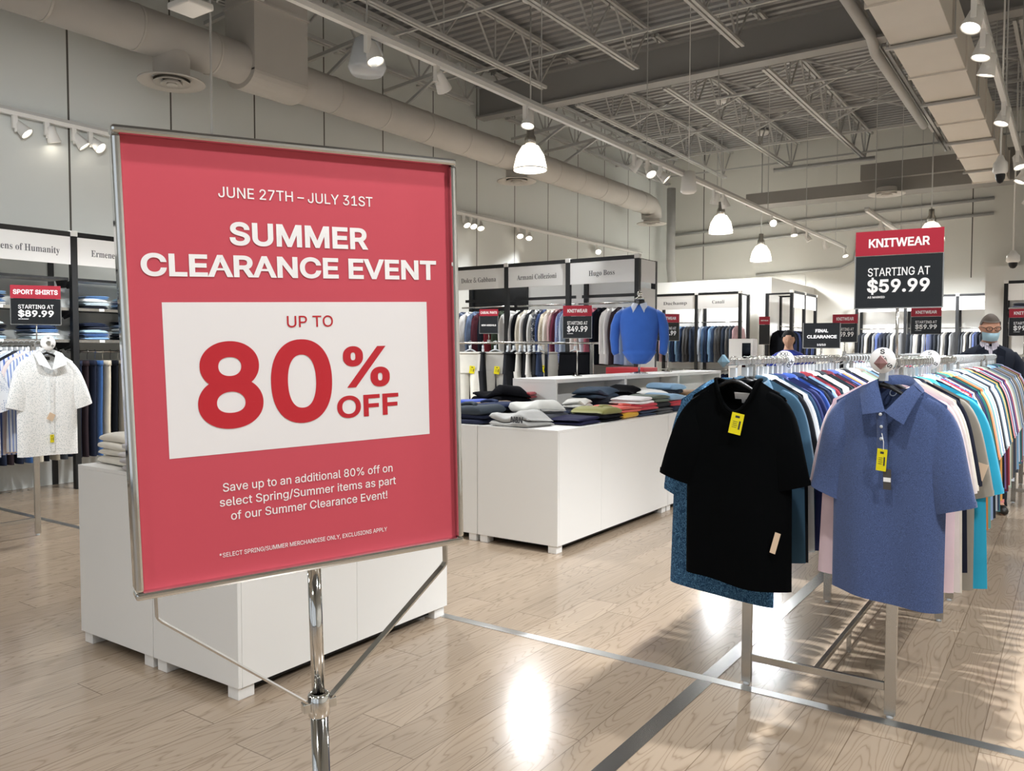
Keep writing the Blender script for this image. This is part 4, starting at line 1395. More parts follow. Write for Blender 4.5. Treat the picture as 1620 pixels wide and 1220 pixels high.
for rod, x, lst in (('A', XA, C_A), ('B', XB, C_B)):
    y = 3.375 if rod == 'A' else 3.30
    for i, it in enumerate(lst):
        kind, col, words = it[:3]
        pat, c2, ps = (it[3:] + ('#ffffff', 60))[:3] if len(it) < 6 else it[3:6]
        rz = math.radians(R.uniform(-4, 4))
        xo = x + (R.uniform(-.02, .02) if i > 1 else 0)
        lb = '%s, %s shirt from the front on the %s' % (words, ORD[i + 1], RODN[rod])
        t = full_garment(kind, i % 4, col, lb, 'shirt', (x, y, ROD_Z), rz, 'shirts on the nearest rack', pat, c2, ps)
        if words in ('turquoise polo', 'taupe polo'): t.scale = (1.22 if words[1] == 'u' else 1.12, 1.2, 1.1)
        hanger(x, y, ROD_Z, rz, '%s, %s on the %s' % (words, ORD[i + 1], RODN[rod]), GN, black=i < 3)
        if rod == 'A' and i == 0:
            t.rotation_euler = (0, 0, math.radians(-10)); t.scale = (1.06, 1, 1.22); t.location.x -= .09
        if i in (2, 4, 7, 9, 12): 
            price_tag(t, .25 if rod == 'B' else .2, -.03, -.36 - .03 * (i % 4), TAG_T, .3, .034, .07, False, 'swing_tag')
        y += R.uniform(.062, .08) if rod == 'A' or i > 6 else .098

# second and third racks, mostly their shoulders and hooks in view
PAL = [('#2b3350', 'navy'), ('#e9e7e3', 'white'), ('#1b1d22', 'black'), ('#7fa6c9', 'sky blue'), ('#56202c', 'maroon'), ('#3d6f7a', 'teal'), ('#c9c5c0', 'stone'), ('#d98a8a', 'coral pink'), ('#44484f', 'graphite'), ('#324a8e', 'cobalt'), ('#e2a65a', 'amber'),
       ('#9fb7a3', 'sage'), ('#6b5a86', 'purple'), ('#d5dbe6', 'ice grey'), ('#a23b45', 'crimson'), ('#28604f', 'bottle green'), ('#8c8378', 'taupe'), ('#b7cfe6', 'powder blue')]
for rn, y0, y1, nm in ((2, 5.22, 6.88, 'second rack'), (3, 7.05, 8.02, 'third rack')):
    for rod, x in (('A', XA), ('B', XB)):
        y, i = y0, 0
        while y < y1:
            col, w_ = PAL[(i * 5 + rn * 3 + (0 if rod == 'A' else 7)) % len(PAL)]
            rz = math.radians(R.uniform(-3, 3))
            kd = 'polo' if (i * 7 + rn) % 3 else 'tee'
            place = '%s on the %s of the %s' % (ORD[i], 'table-side rod' if rod == 'A' else 'aisle-side rod', nm)
            one_garment(kd, i % 4, col, '%s %s, %s' % (w_, 'polo' if kd == 'polo' else 'tee', place), 'shirt', (x, y, ROD_Z), rz, 'shirts on the ' + nm)
            hanger(x, y, ROD_Z, rz, '%s shirt, %s' % (w_, place), 'hangers on the ' + nm, True, False)
            y += .083
            i += 1
size_ring(XA, 3.94, ROD_Z, 'XXL', 'white size ring reading XXL on the black tee rod')
size_ring(XB, 3.15, ROD_Z + .012, 'S', 'white size ring reading S behind the pink diamond cap', rz=math.radians(-10))
size_ring(XB, 4.30, ROD_Z + .004, 'S', 'white size ring midway along the blue polo rod')
sign_card(XB + .01, 3.36, 1.615, math.radians(4), 'KNITWEAR', PRICE('$59.99'), 'large knitwear sign reading 59.99 standing over the blue polo rod', .297, .195, hh=.092, ch=.197, head_cap=.033)
sign_card(XA + .0, 4.62, 1.468, math.radians(12), None, [('FINAL', .33, .68, .62, .13, .03), ('CLEARANCE', .1, .92, .38, .13, .03), ('10/10', .38, .62, .08, .08, .02)], 'black final clearance sign on the rod of the black tee', .185, .04, ch=.135)
sign_card(-1.98, 8.97, 1.545, math.radians(4), 'KNITWEAR', PRICE('$59.99'), 'small red and black sign peeping out behind the final clearance sign', .24, .10)
sign_card(-1.36, 10.0, 1.64, math.radians(6), 'KNITWEAR', PRICE('$59.99'), 'knitwear sign half hidden behind the large 59.99 sign', .297, .205)

rack(-1.95, -1.375, 8.9, 10.3, 'back chrome rack between the man and the far suit bays', .12)
for rod, x in (('near-table', -1.95), ('near-man', -1.375)):
    for k in range(15):
        col, w_ = PAL[(k * 5 + (2 if x < -1.5 else 9)) % len(PAL)]
        rz = math.radians(R.uniform(-3, 3))
        one_garment('polo', k % 4, col, '%s polo, %s from the front on the %s rod of the back rack' % (w_, ORD[k], rod), 'shirt', (x, 8.86 + .095 * k, ROD_Z), rz, 'shirts on the back rack')
        hanger(x, 8.86 + .095 * k, ROD_Z, rz, '%s polo, %s on the %s rod of the back rack' % (w_, ORD[k], rod), 'hangers on the back rack', True, False)

# ------------------------------------------------------------------ black framed wall fixtures
HT = 2.66
def bay(x0, x1, label, text, origin, rz, first=False, back=True, text_span=None, rods=(), shelves=(), depth=.55, group='black framed display bays', solid_back=True):
    """front face in the local XZ plane at y=0, depth towards +Y"""
    t = thing('display_bay', label, 'display fixture', origin, rz, group)
    p = .06
    xs = [x1] if not first else [x0, x1]
    for x in xs:
        a = MB().box(x - p / 2, 0, 0, x + p / 2, p, HT - .04).build('post', BLACK_METAL, t)
        MB().box(x - .034, -.006, HT - .045, x + .034, .066, HT + .01).build('post_cap', LAMP_WHITE, a, bevel=.004)
        MB().box(x - p / 2, depth - p, 0, x + p / 2, depth, HT - .04).build('rear_post', BLACK_METAL, t)
        MB().box(x - .02, p, HT - .075, x + .02, depth - p, HT - .04).build('side_rail', BLACK_METAL, t)
    xa, xb = x0 + p / 2, x1 - p / 2
    MB().box(xa, .01, HT - .05, xb, .05, HT).build('top_rail', BLACK_METAL, t)
    h = MB().box(xa + .004, .012, HT - .335, xb - .004, .026, HT - .052).build('header_panel', HEADER_W, t)
    if text:
        a, b = text_span or (.2, .8)
        lettering(MB(), text, xa + (xb - xa) * a, xa + (xb - xa) * b, HT - .235, .066, .0114, 0, 'serif').build('lettering', TEXT_H, h, fix=False)
    if back:
        MB().box(x0 + .005, depth - .02, .05, x1 - .005, depth - .002, HT - .06).build('back_panel', WHITE_PAINT if solid_back else BLACK_METAL, t)
    for z in rods:
        MB().tube([(xa, .25, z), (xb, .25, z)], .0125, 10).build('hang_rod', STEEL, t, True)
    for z in shelves:
        s_ = MB().box(xa + .01, .06, z - .022, xb - .01, depth - .03, z).build('shelf', BLACK_METAL, t)
        MB().box(xa + .01, .052, z - .026, xb - .01, .0595, z + .004).build('shelf_edge', STEEL, s_)
        for x in (xa + .004, xb - .004):
            MB().add([(x - .004, .06, z - .023), (x + .004, .06, z - .023), (x - .004, .4, z - .023), (x + .004, .4, z - .023), (x - .004, .06, z - .06), (x + .004, .06, z - .06), (x - .004, .3, z - .11), (x + .004, .3, z - .11)],
                     [(0, 1, 5, 4), (4, 5, 7, 6), (6, 7, 3, 2), (0, 4, 6, 2), (1, 3, 7, 5), (0, 2, 3, 1)]).build('shelf_bracket', BLACK_METAL, s_)
        for x in (xa + .27, xb - .27):
            MB().box(x - .028, .046, z - .024, x + .028, .0515, z + .004).build('size_clip', HEADER_W, s_, bevel=.004)
    return t

# along the panelled wall
WX = -8.5
for i, (a, b, tx, span) in enumerate([(2.37, 3.37, None, None), (3.37, 4.37, 'Citizens of Humanity', (.12, .88)), (4.37, 5.37, 'Ermenegildo Zegna', (.16, .84))]):
    bay(a, b, ['black framed bay cut off by the picture edge, left of the denim bays', 'black framed bay headed Citizens of Humanity on the panelled wall', 'black framed bay headed Ermenegildo Zegna beside the big sign'][i].replace(', left of the denim bays', ' on the panelled wall'), tx, (WX, 0, 0), pi / 2, i == 0, True, span,
        rods=(1.43,), shelves=(1.55, 1.88, 2.19) if i == 5 else (1.55, 1.88, ), solid_back=False)
for a, b in ((2.37, 3.37), (3.37, 4.37), (4.37, 5.37)):
    t = thing('glass_shelf', {2.37: 'narrow top shelf in the bay at the picture edge', 3.37: 'narrow top shelf under the Citizens of Humanity header', 4.37: 'narrow top shelf under the Ermenegildo Zegna header'}[a], 'shelf', (WX, 0, 0), pi / 2, 'narrow top shelves')
    MB().box(a + .04, .06, 2.17, b - .04, .45, 2.185).build('board', WHITE_PAINT, t)
    MB().box(a + .04, .052, 2.165, b - .04, .0598, 2.192).build('front_edge', BLACK_METAL, t)
    for x in (a + .045, b - .045):
        MB().add([(x - .006, .06, 2.168), (x + .006, .06, 2.168), (x + .006, .3, 2.168), (x - .006, .3, 2.168), (x - .006, .1, 2.09), (x + .006, .1, 2.09), (x + .006, .25, 2.09), (x - .006, .25, 2.09)],
                 [(0, 1, 2, 3), (4, 7, 6, 5), (0, 4, 5, 1), (1, 5, 6, 2), (2, 6, 7, 3), (3, 7, 4, 0)]).build('bracket', BLACK_METAL, t)

DEN = [('#20283c', 'dark indigo'), ('#3d5f94', 'mid blue'), ('#5d86b8', 'washed blue'), ('#161820', 'black'), ('#a9cbe0', 'pale blue'), ('#263350', 'navy'), ('#cfe0ea', 'ice blue'), ('#3a3e49', 'charcoal'), ('#7fa3c8', 'light wash blue'), ('#e6e6e4', 'white')]
STK = [(2.62, 'second'), (3.10, 'first'), (3.62, 'third'), (4.12, 'fourth'), (4.66, 'fifth'), (5.12, 'sixth')]
for zi, (z, nz_) in enumerate(((1.552, 'lower denim shelf'), (1.882, 'upper denim shelf'))):
    for yi, (y, _) in enumerate(STK):
        n = 5 + (yi * 3 + zi) % 2 if zi == 0 else 4
        for k in range(n):
            c, w_ = DEN[(k * 3 + yi * 2 + zi * 5) % len(DEN)]
            side_ = ['in the first stack', 'in the second stack', 'in the third stack', 'in the fourth stack', 'in the fifth stack', 'in the sixth stack'][yi]
            o = fold(WX - .28, y + R.uniform(-.01, .01), z + k * .036, c, '%s folded jeans, %s from the bottom, %s, %s' % (w_, ORD[k], side_[7:], nz_), pi / 2 + R.uniform(-.06, .06), 'top', 80 + (k + yi) % 5, name='folded_jeans', cat='folded jeans', group='folded jeans on the wall shelves', w_=.27, d_=.36, h=.034)
        # black bust-like stack ends: dark knit standing beside each pile
for a, b, i0 in ((3.37, 4.37, 0), (4.37, 5.37, 1), (2.37, 3.37, 2)):
    yy, k = a + .07, 0
    while yy < b - .06:
        c, w_ = [('#15171c', 'black'), ('#232a3c', 'navy'), ('#2f5487', 'blue'), ('#8f8574', 'khaki'), ('#2c2226', 'dark plum'), ('#c4bba8', 'beige'), ('#3a3d42', 'grey'), ('#1b2030', 'midnight')][(k * 3 + i0) % 8]
        m = SHIRT.get('trous')
        if m is None:
            q = MB()
            for sg in (-1, 1):
                q.grid([[(sg * .085 + (.095 - .02 * t_) * cos(2 * pi * j / 14), (.02 + .008 * t_) * sin(2 * pi * j / 14) + .006 * sin(5 * t_ + sg), -.10 - 1.02 * t_) for j in range(14)] for t_ in [i / 10 for i in range(11)]], True)
            q.box(-.18, -.018, -.15, .18, .018, -.095)
            m = SHIRT['trous'] = combine(q, hanger_hook()).mesh('trousers', DUM, True)
        o = link('hung_trousers', m, None, 0, (WX - .25, yy, 1.43), R.uniform(-.15, .15), cloth(c))
        tag(o, '%s hung trousers, %s from the near end under the %s' % (w_, ORD[k], ['Citizens shelf', 'Ermenegildo shelf', 'edge shelf'][i0]), 'trousers', 'trousers hung under the wall shelves')
        yy += .085
        k += 1

# peninsula of three named bays, facing the viewer
PY = 9.35
for i, (a, b, tx, sp_) in enumerate([(-7.57, -6.57, 'Dolce & Gabbana', (.18, .84)), (-6.57, -5.57, 'Armani Collezioni', (.16, .84)), (-5.57, -4.56, 'Hugo Boss', (.3, .7))]):
    bay(a, b, 'black framed bay headed %s on the peninsula fixture' % tx, tx, (0, PY, 0), 0, i == 0, True, sp_, rods=(2.08, 1.13), solid_back=(i != 0))
    MB().box(a + .05, .3, 2.16, b - .05, .32, 2.2).build('cross_rail', BLACK_METAL, bpy.data.objects[-1] if False else [o for o in COL.objects if o.name.startswith('display_bay')][-1])
ends_ = MB().box(-4.545, .07, HT - .335, -4.53, .49, HT - .052).build('end_header', HEADER_W, [o for o in COL.objects if o.get('label', '').startswith('black framed bay headed Hugo')][0])
MB().box(-4.545, .07, 1.2, -4.53, .49, 2.25).build('end_panel', WHITE_PAINT, [o for o in COL.objects if o.get('label', '').startswith('black framed bay headed Hugo')][0])

SHC = [('#4a566e', 'slate blue', None), ('#e8e6e2', 'white', None), ('#6d7f9e', 'dusty blue', None), ('#5c2f3a', 'wine', None), ('#20242f', 'navy', None), ('#7c2832', 'brick', None), ('#3f4a3c', 'olive', None), ('#f0efec', 'bright white', None), ('#17181c', 'black', None), ('#e2dccd', 'cream', None),
       ('#efece6', 'ivory', None), ('#2a2c30', 'charcoal', None), ('#dcdcd8', 'chalk white', None), ('#4c5058', 'grey floral', 'floral'), ('#3b4d78', 'blue', None), ('#d7cdb9', 'sand', 'floral'), ('#e5dfd4', 'oat', None), ('#c4a3a3', 'dusty pink', None), ('#6a2f40', 'burgundy', None), ('#8c97c0', 'periwinkle', 'dots'), ('#b9c6da', 'pale blue', None)]
SHC2 = [('#e6e2dd', 'white', None), ('#c9a8a0', 'rose', None), ('#d5dfe8', 'ice', None), ('#c46a7c', 'pink', None), ('#1c2333', 'navy', None), ('#14161b', 'black', None), ('#eeebe7', 'ivory', None), ('#f2f0ee', 'bright white', None), ('#3b2f33', 'dark plum', None), ('#a9b7d6', 'lilac blue', None), ('#8fa6c9', 'sky', None), ('#c7d3e4', 'pale blue', None)]
for i, (a, b, lst, nm) in enumerate(((-7.55, -6.6, SHC[:8], 'Dolce and Gabbana'), (-6.54, -5.6, SHC[7:], 'Armani'), (-5.54, -4.62, SHC2, 'Hugo Boss'))):
    n = len(lst)
    for k, (c, w_, pt) in enumerate(lst):
        x = a + .05 + (b - a - .1) * k / max(1, n - 1)
        one_garment('long', k % 3, c, '%s long shirt, %s along the upper rod, %s bay' % (w_, ORD[k], nm), 'shirt', (x, PY + .25, 2.08), pi / 2 + math.radians(-14 + R.uniform(-3, 3)), 'shirts on the peninsula fixture', pt, '#e9e6e0' if pt else '#ffffff', 45)
    for k in range(9):
        x = a + .05 + (b - a - .1) * k / 8
        c, w_ = [('#121317', 'black'), ('#23262d', 'charcoal'), ('#1a2030', 'navy')][k % 3]
        one_garment('tee', k % 3, c, '%s top, %s along the lower rod, %s bay' % (w_, ORD[k], nm), 'shirt', (x, PY + .25, 1.13), pi / 2 + math.radians(-10 + R.uniform(-3, 3)), 'dark tops on the lower peninsula rods')

# suit bays against the cream partitions
def suits(a, b, n, y, z, nm, group, cols, x_axis=True, const=0.0, rz0=pi / 2):
    for k in range(n):
        q = a + (b - a) * k / (n - 1)
        c, w_ = cols[k % len(cols)]
        loc = (q, y, z) if x_axis else (y, q, z)
        one_garment('jacket', k % 3, c, '%s suit jacket, %s along the %s' % (w_, ORD[k], nm), 'jacket', loc, rz0 + math.radians(-12 + R.uniform(-3, 3)), group)
SU = [('#4b5563', 'slate'), ('#c9a6ab', 'rose'), ('#22252c', 'black'), ('#b7c4d6', 'pale grey blue'), ('#3d5a7d', 'denim blue'), ('#24324e', 'navy'), ('#7fa7cf', 'sky blue'), ('#31415c', 'ink blue'), ('#5a5c5f', 'grey'), ('#4b4c4f', 'charcoal'), ('#3b4658', 'steel blue'), ('#6b6d70', 'mid grey')]
QY = 16.2
for i, (a, b, tx) in enumerate([(-7.48, -6.53, 'Duchamp'), (-6.53, -5.60, 'Canali')]):
    bay(a, b, 'far black framed bay headed %s on the cream partition' % tx, tx, (0, QY, 0), 0, i == 0, True, (.2, .8) if i == 0 else (.36, .66), rods=(2.05, 1.05))
    suits(a + .1, b - .1, 11, QY + .25, 2.05, 'upper rod of the %s bay' % tx, 'suits on the %s bay' % tx, SU[i * 3:] + SU[:i * 3])
    suits(a + .1, b - .1, 9, QY + .25, 1.05, 'lower rod of the %s bay' % tx, 'lower suits on the %s bay' % tx, [('#1d2333', 'navy'), ('#17181c', 'black'), ('#26305a', 'dark blue')])
for i, (a, b) in enumerate([(16.6, 17.5), (17.5, 18.4)]):
    bay(a, b, ['far black framed bay nearest on the side of the cream partition', 'far black framed bay second on the side of the cream partition'][i], None, (-4.65, 0, 0), pi / 2, i == 0, True, (.35, .65), rods=(1.95,))
    suits(a + .1, b - .1, 8, -4.9, 1.95, ['nearer rod at the side of the partition', 'farther rod at the side of the partition'][i], 'suits beside the partition', [('#15171c', 'black'), ('#3c4876', 'blue violet'), ('#2e3a5c', 'navy'), ('#1c1f28', 'midnight')], False, 0, 0)
for i, (a, b, tx) in enumerate([(-4.07, -3.07, ''), (-3.07, -2.07, ''), (-2.07, -1.38, 'Ermenegildo')]):
    bay(a, b, ['rear wall bay farthest from the alcove', 'rear wall bay beside the Ermenegildo bay', 'rear wall bay headed Ermenegildo before the alcove'][i], tx or None, (0, 19.55, 0), 0, i == 0, True, (.25, .7) if i == 1 else (.28, .98), rods=(1.95,))
    suits(a + .08, b - (.08 if i < 2 else .22), 12 if i < 2 else 8, 19.8, 1.95, ['rod of the bay farthest from the alcove', 'rod beside the Ermenegildo bay', 'rod of the Ermenegildo bay'][i], 'suits on the rear wall', [('#23262c', 'black'), ('#4a4d52', 'grey'), ('#b9b5ad', 'stone'), ('#1b1d22', 'jet'), ('#77797c', 'mid grey'), ('#4a5a8c', 'blue'), ('#2c3140', 'navy')])
bay(-1.0, 0.0, 'tall bay with shelves against the alcove wall near the man', None, (0, 16.35, 0), 0, True, True, None, rods=(1.3,), shelves=(1.95, 2.2))
for k, (x, z, c, w_) in enumerate([(-.78, 2.202, '#8d8fa6', 'lilac grey'), (-.78, 2.24, '#4a4c58', 'dark grey'), (-.5, 2.202, '#a9adb8', 'pale grey'), (-.78, 1.952, '#7f9fc4', 'blue'), (-.5, 1.952, '#2d3340', 'navy'), (-.78, 1.99, '#d4d4d4', 'white')]):
    fold(x, 16.6, z, c, '%s folded top, %s on the shelves behind the man' % (w_, ORD[k]), 0, 'top', 90 + k % 3, group='folded tops behind the man', h=.034, w_=.26, d_=.34)

# ------------------------------------------------------------------ trouser rack behind the tables
def pants_mesh(seed, col):
    r = random.Random(seed)
    t_ = MB()
    n = 20
    rows = []
    for i in range(8):
        t = i / 7
        w_ = .19 + .02 * t
        rows.append([(w_ * math.copysign(abs(cos(2 * pi * j / n)) ** .7, cos(2 * pi * j / n)), (.026 + .018 * t) * sin(2 * pi * j / n), -.10 - .24 * t) for j in range(n)])
    t_.grid(rows, True)
    for sg in (-1, 1):
        rows = []
        for i in range(14):
            t = i / 13
            w_ = .105 - .025 * t
            ph = seed + sg
            rows.append([(sg * (.105 + .008 * sin(3 * t + ph)) + w_ * math.copysign(abs(cos(2 * pi * j / n)) ** .8, cos(2 * pi * j / n)),
                          (.042 - .01 * t) * sin(2 * pi * j / n) + .014 * sin(4 * t + ph) + .006 * sin(6 * pi * j / n + ph), -.31 - .76 * t) for j in range(n)])
        t_.grid(rows, True)
    return t_
def pants(x, y, z, rz, col, label, tagc=None):
    t = thing('chinos', label, 'trousers', (x, y, z), rz, 'trousers on the chrome rack')
    m = cloth(col)
    b = pants_mesh(int(abs(x) * 100), col).build('trouser_body', m, t, True)
    MB().tube([(.192 * cos(a), .030 * sin(a), -.115) for a in [2 * pi * j / 24 for j in range(25)]], .016, 6, False, .5).build('waistband', m, t, True)
    if tagc: price_tag(t, .03, -.055, -.26, tagc, .1, .06, .085)
    return t
t = thing('garment_rack', 'chrome rack of trousers behind the dark folded clothes', 'clothes rack', (0, 7.3, 0))
MB().tube([(-6.6, 0, 1.535), (-4.54, 0, 1.535)], .0125, 12).build('rod', STEEL, t, True)
for x in (-6.5, -4.6):
    MB().box(x - .02, -.01, .02, x + .02, .01, 1.522).build('leg', STEEL, t)
    MB().box(x - .025, -.28, 0, x + .025, .28, .025).build('foot_bar', STEEL, t)
MB().box(-6.48, -.009, .1, -4.62, .009, .13).build('floor_rail', STEEL, t)
GH = 'hangers on the trouser rack'
PX = [(-5.62, .55, '#d8d5cb', 'pale stone chinos with a yellow tag, nearest the sign frame', TAG_Y), (-5.44, 2.2, '#1b1c20', 'black trousers edge-on right beside the pale stone chinos', None), (-5.27, .45, '#bcb9b2', 'light grey chinos with an orange-yellow tag, facing front', TAG_Y), (-5.10, 2.0, '#22242a', 'black trousers edge-on beside the light grey chinos', None), (-5.02, 1.7, '#1a1b1f', 'jet black trousers edge-on above the black folded jacket', None),
      (-4.94, 2.0, '#c8c5be', 'pale grey trousers edge-on with a yellow tag', TAG_Y), (-4.88, 2.2, '#17181b', 'black trousers just past the pale grey edge-on pair', None), (-4.82, 2.05, '#d4d1cb', 'off-white trousers edge-on near the riser', None), (-4.76, 2.2, '#1c1d20', 'black trousers near the middle leg of the rack', None), (-4.70, 2.1, '#27324a', 'navy trousers near the end of the rack', None)]
for x, rz, c, lb, tg in PX:
    pants(x, 7.3, 1.535, rz, c, lb, tg)
    hanger(x, 7.3, 1.535, rz, lb.split(' with')[0].split(',')[0], GH, True, True)
t = thing('garment_rack', 'chrome rack of trousers behind the riser shelf', 'clothes rack', (0, 8.1, 0))
MB().tube([(-5.5, 0, 1.535), (-4.42, 0, 1.535)], .0125, 12).build('rod', STEEL, t, True)
for x in (-5.42, -4.5):
    MB().box(x - .02, -.01, .02, x + .02, .01, 1.522).build('leg', STEEL, t)
    MB().box(x - .025, -.28, 0, x + .025, .28, .025).build('foot_bar', STEEL, t)
for x, rz, c, lb, tg in [(-5.18, .5, '#b3afa6', 'grey pleated trousers with a yellow tag behind the riser', TAG_Y), (-4.72, .15, '#141518', 'wide black trousers facing front behind the knitwear sign pole', None)]:
    pants(x, 8.1, 1.535, rz, c, lb, tg)
    hanger(x, 8.1, 1.535, rz, lb.split(' with')[0].split(' behind')[0], GH, True, True)

# ------------------------------------------------------------------ sweater form and signs on the riser
RZ = 1.201
def sweater_form():
    t = thing('bust_form', 'bust form in a bright blue sweater over a striped collar on the riser shelf', 'mannequin', (-3.95, 8.18, RZ), math.radians(20))
    MB().lathe([(0, 0), (.012, .02), (.09, .008), (.1, .004), (.1, 0), (0, 0)], 28).build('base', CHROME, t, True)
    MB().tube([(0, 0, .01), (0, 0, .24)], .012, 12).build('pole', STEEL, t, True)
    m = cloth('#3560b2')
    body = []
    n = 32
    for z, a, b, yo in ((.10, .0, .0, 0), (.105, .075, .06, 0), (.14, .125, .095, 0), (.20, .165, .115, 0), (.235, .188, .125, 0), (.248, .174, .114, 0), (.262, .184, .122, 0), (.34, .19, .125, 0), (.46, .21, .135, -.005), (.56, .222, .135, -.008), (.64, .225, .12, -.004), (.69, .20, .098, 0), (.72, .15, .08, .0), (.74, .10, .068, .005), (.75, .07, .06, .008)):
        body.append([(a * math.copysign(abs(cos(2 * pi * j / n)) ** .85, cos(2 * pi * j / n)), yo + b * sin(2 * pi * j / n) + (.004 * sin(3 * a + 40 * z + j) if .3 < z < .6 else .005 * sin(j * 2.4) if z < .3 else 0), z) for j in range(n)])
    MB().grid(body, True).build('sweater_body', m, t, True)
    for sg in (-1, 1):
        MB().tube([(sg * .17, 0, .665), (sg * .225, 0, .62), (sg * .262, -.01, .52), (sg * .272, -.015, .38), (sg * .262, -.02, .24), (sg * .25, -.02, .21)], [.055, .068, .066, .060, .050, .042], 16, True, .85).build('sleeve', m, t, True)
    g = Garment(3, neck=.07)
    c = MB()
    rows = [[], [], []]
    for i in range(23):
        f = -1 + 2 * i / 22
        a = f * pi * .96
        af = abs(f)
        rows[0].append((.066 * sin(a), .06 * cos(a) + .008, .79 - .03 * af ** 2))
        rows[1].append((.076 * sin(a), .07 * cos(a) + .006 - .01 * af, .785 - .03 * af ** 2))
        rows[2].append((.09 * sin(a) + math.copysign(.05 * af ** 5, f), .085 * cos(a) - .028 * af, .745 - .085 * af ** 4))
    c.grid(rows)
    c.build('shirt_collar', cloth('#c9cdd6', 'stripe', '#8f9ab4', 160), t, True)
    MB().lathe([(.055, .70), (.055, .80), (.05, .81), (0, .812)], 24, (0, .005, 0)).build('neck_block', BLACK_PLASTIC, t, True)
    MB().lathe([(0, .81), (.055, .81), (.058, .825), (.03, .835), (.018, .85), (.028, .865), (.03, .88), (.018, .895), (.008, .9), (.012, .915), (0, .925)], 20, (0, .005, 0)).build('finial', CHROME, t, True)
sweater_form()
sign_card(-3.95, 6.82, RZ + .37, math.radians(22), 'KNITWEAR', PRICE('$49.99'), 'knitwear sign reading 49.99 on the riser before the shirt rail', .275, .369, 'disc', ch=.21, hh=.10)
sign_card(-3.95, 8.95, RZ + .37, math.radians(48), 'KNITWEAR', PRICE('$49.99'), 'knitwear sign reading 49.99 on the riser just past the blue sweater', .275, .369, 'disc', ch=.21, hh=.10)
sign_card(-5.36, 7.3, 1.64, math.radians(20), 'CASUAL PANTS', [('NEW ARRIVALS', .1, .9, .42, .1, .03)], 'casual pants sign on the trouser rack', .21, .075, ch=.19, hh=.075, head_cap=.028)
t = thing('red_clothes_block', 'red block on legs standing in for red clothing behind the blue sweater form', 'clothing stand-in', (-4.42, 8.95, 0))  # plain box stands in for red clothing behind the sweater
MB().box(-.25, -.2, 1.0, .25, .2, 1.25).build('top', plain('red_block_colour', '#c2343b', .4), t, bevel=.01)
for a in (-.22, .22):
    for b in (-.17, .17): MB().box(a - .015, b - .015, 0, a + .015, b + .015, 1.0).build('leg', STEEL, t)

# ------------------------------------------------------------------ the sport shirt rack by the wall bays
LX, LY, LZ = -6.64, 2.80, 1.50
rack(-.285, .285, 0, 1.25, 'double chrome rack of sport shirts before the denim bays', .24, (LX, LY), pi / 2, LZ)
for s_, nm in ((-1, 'outer rod'), (1, 'inner rod')):
    yy = LY + s_ * .285
    cols = [('#e4e6ea', 'white', 'stripe', '#7d93c8', 45), ('#e8d9d4', 'shell pink', None, '#ffffff', 60), ('#dfe3ee', 'blue striped', 'stripe', '#5a78c0', 30), ('#23262e', 'black', None, '#ffffff', 60), ('#cdd6e6', 'pale blue', None, '#ffffff', 60), ('#ecebe6', 'ivory', 'dots', '#3a3f4a', 60), ('#1f2a44', 'navy', None, '#ffffff', 60), ('#d9d0c0', 'sand', None, '#ffffff', 60), ('#f0f0ee', 'white', None, '#ffffff', 60), ('#3c3f46', 'checked', 'plaid', '#dcdcdc', 25)]
    for k, (c, w_, pt, c2, ps) in enumerate(cols):
        one_garment('polo', k % 4, c, '%s sport shirt, %s from the front on the %s, sport shirt rack' % (w_, ORD[k + 1], nm), 'shirt', (LX + .12 - .09 * k - .05, yy, LZ), pi / 2 + math.radians(R.uniform(-3, 3)), 'sport shirts on the rack', pt, c2, ps)
        hanger(LX + .12 - .09 * k - .05, yy, LZ, pi / 2, '%s sport shirt, %s on the %s' % (w_, ORD[k + 1], nm), 'hangers on the sport shirt rack', True, True)
def camp_shirt(y, col, pat, c2, ps, label, seed):
    t = thing('camp_shirt', label, 'shirt', (LX + .20, y, LZ), pi / 2 + .06, 'sport shirts on the rack')
    m = cloth(col, pat, c2, ps)
    g = Garment(seed, .228, .78, .05, neck=.09, dip=.16, shoulder=.20, folds=.7, flare=.2)
    g.body(30, 24).build('body', m, t, True)
    g.sleeve(-1, n=18, out=1.3).build('sleeve', m, t, True)
    g.sleeve(1, n=18, out=1.75).build('sleeve', m, t, True)
    collar_flaps((-.06, -.058), (-.11, -.082), (-.105, -.160), (.0, -.205), (.06, -.058), (.11, -.082), (.105, -.160), g, 'collar', m, t)
    p = MB().box(-.012, -.0585, g.zt - .75, .012, -.0565, g.zt - .19).build('placket', m, t)
    for i in range(4):
        b = MB().lathe([(0, .002), (.005, .002), (.0055, 0), (0, 0)], 12).build('button', CLEARP, p, True, loc=(0, -.0588, g.zt - .25 - .12 * i))
        b.rotation_euler = (pi / 2, 0, 0)
    MB().box(-.03, .012, g.zt - .055, .03, .014, g.zt - .03).build('neck_label', BLACK_PLASTIC, t)
    price_tag(t, .0, -.064, g.zt - .46, TAG_T, .5, .05, .055, False, 'swing_tag')
    price_tag(t, -.01, -.066, g.zt - .62, TAG_Y, .0, .03, .06)
    hanger(LX + .20, y, LZ, pi / 2 + .06, label.split(' at the')[0], 'hangers on the sport shirt rack', False, True)
camp_shirt(LY + .285, '#f3f3f1', 'floral', '#b4bcbd', 120, 'white sprigged camp shirt at the front of the sport shirt rack', 61)
camp_shirt(LY - .285, '#e6e9ef', 'dots', '#6f86ad', 80, 'white camp shirt with blue dots at the front of the outer rod', 62)
for s_, nm in ((-1, 'outer'), (1, 'inner')):
    size_ring(LX + .225, LY + s_ * .285, LZ, 'M', 'white size ring on the %s rod of the sport shirt rack' % nm, .055, pi / 2)
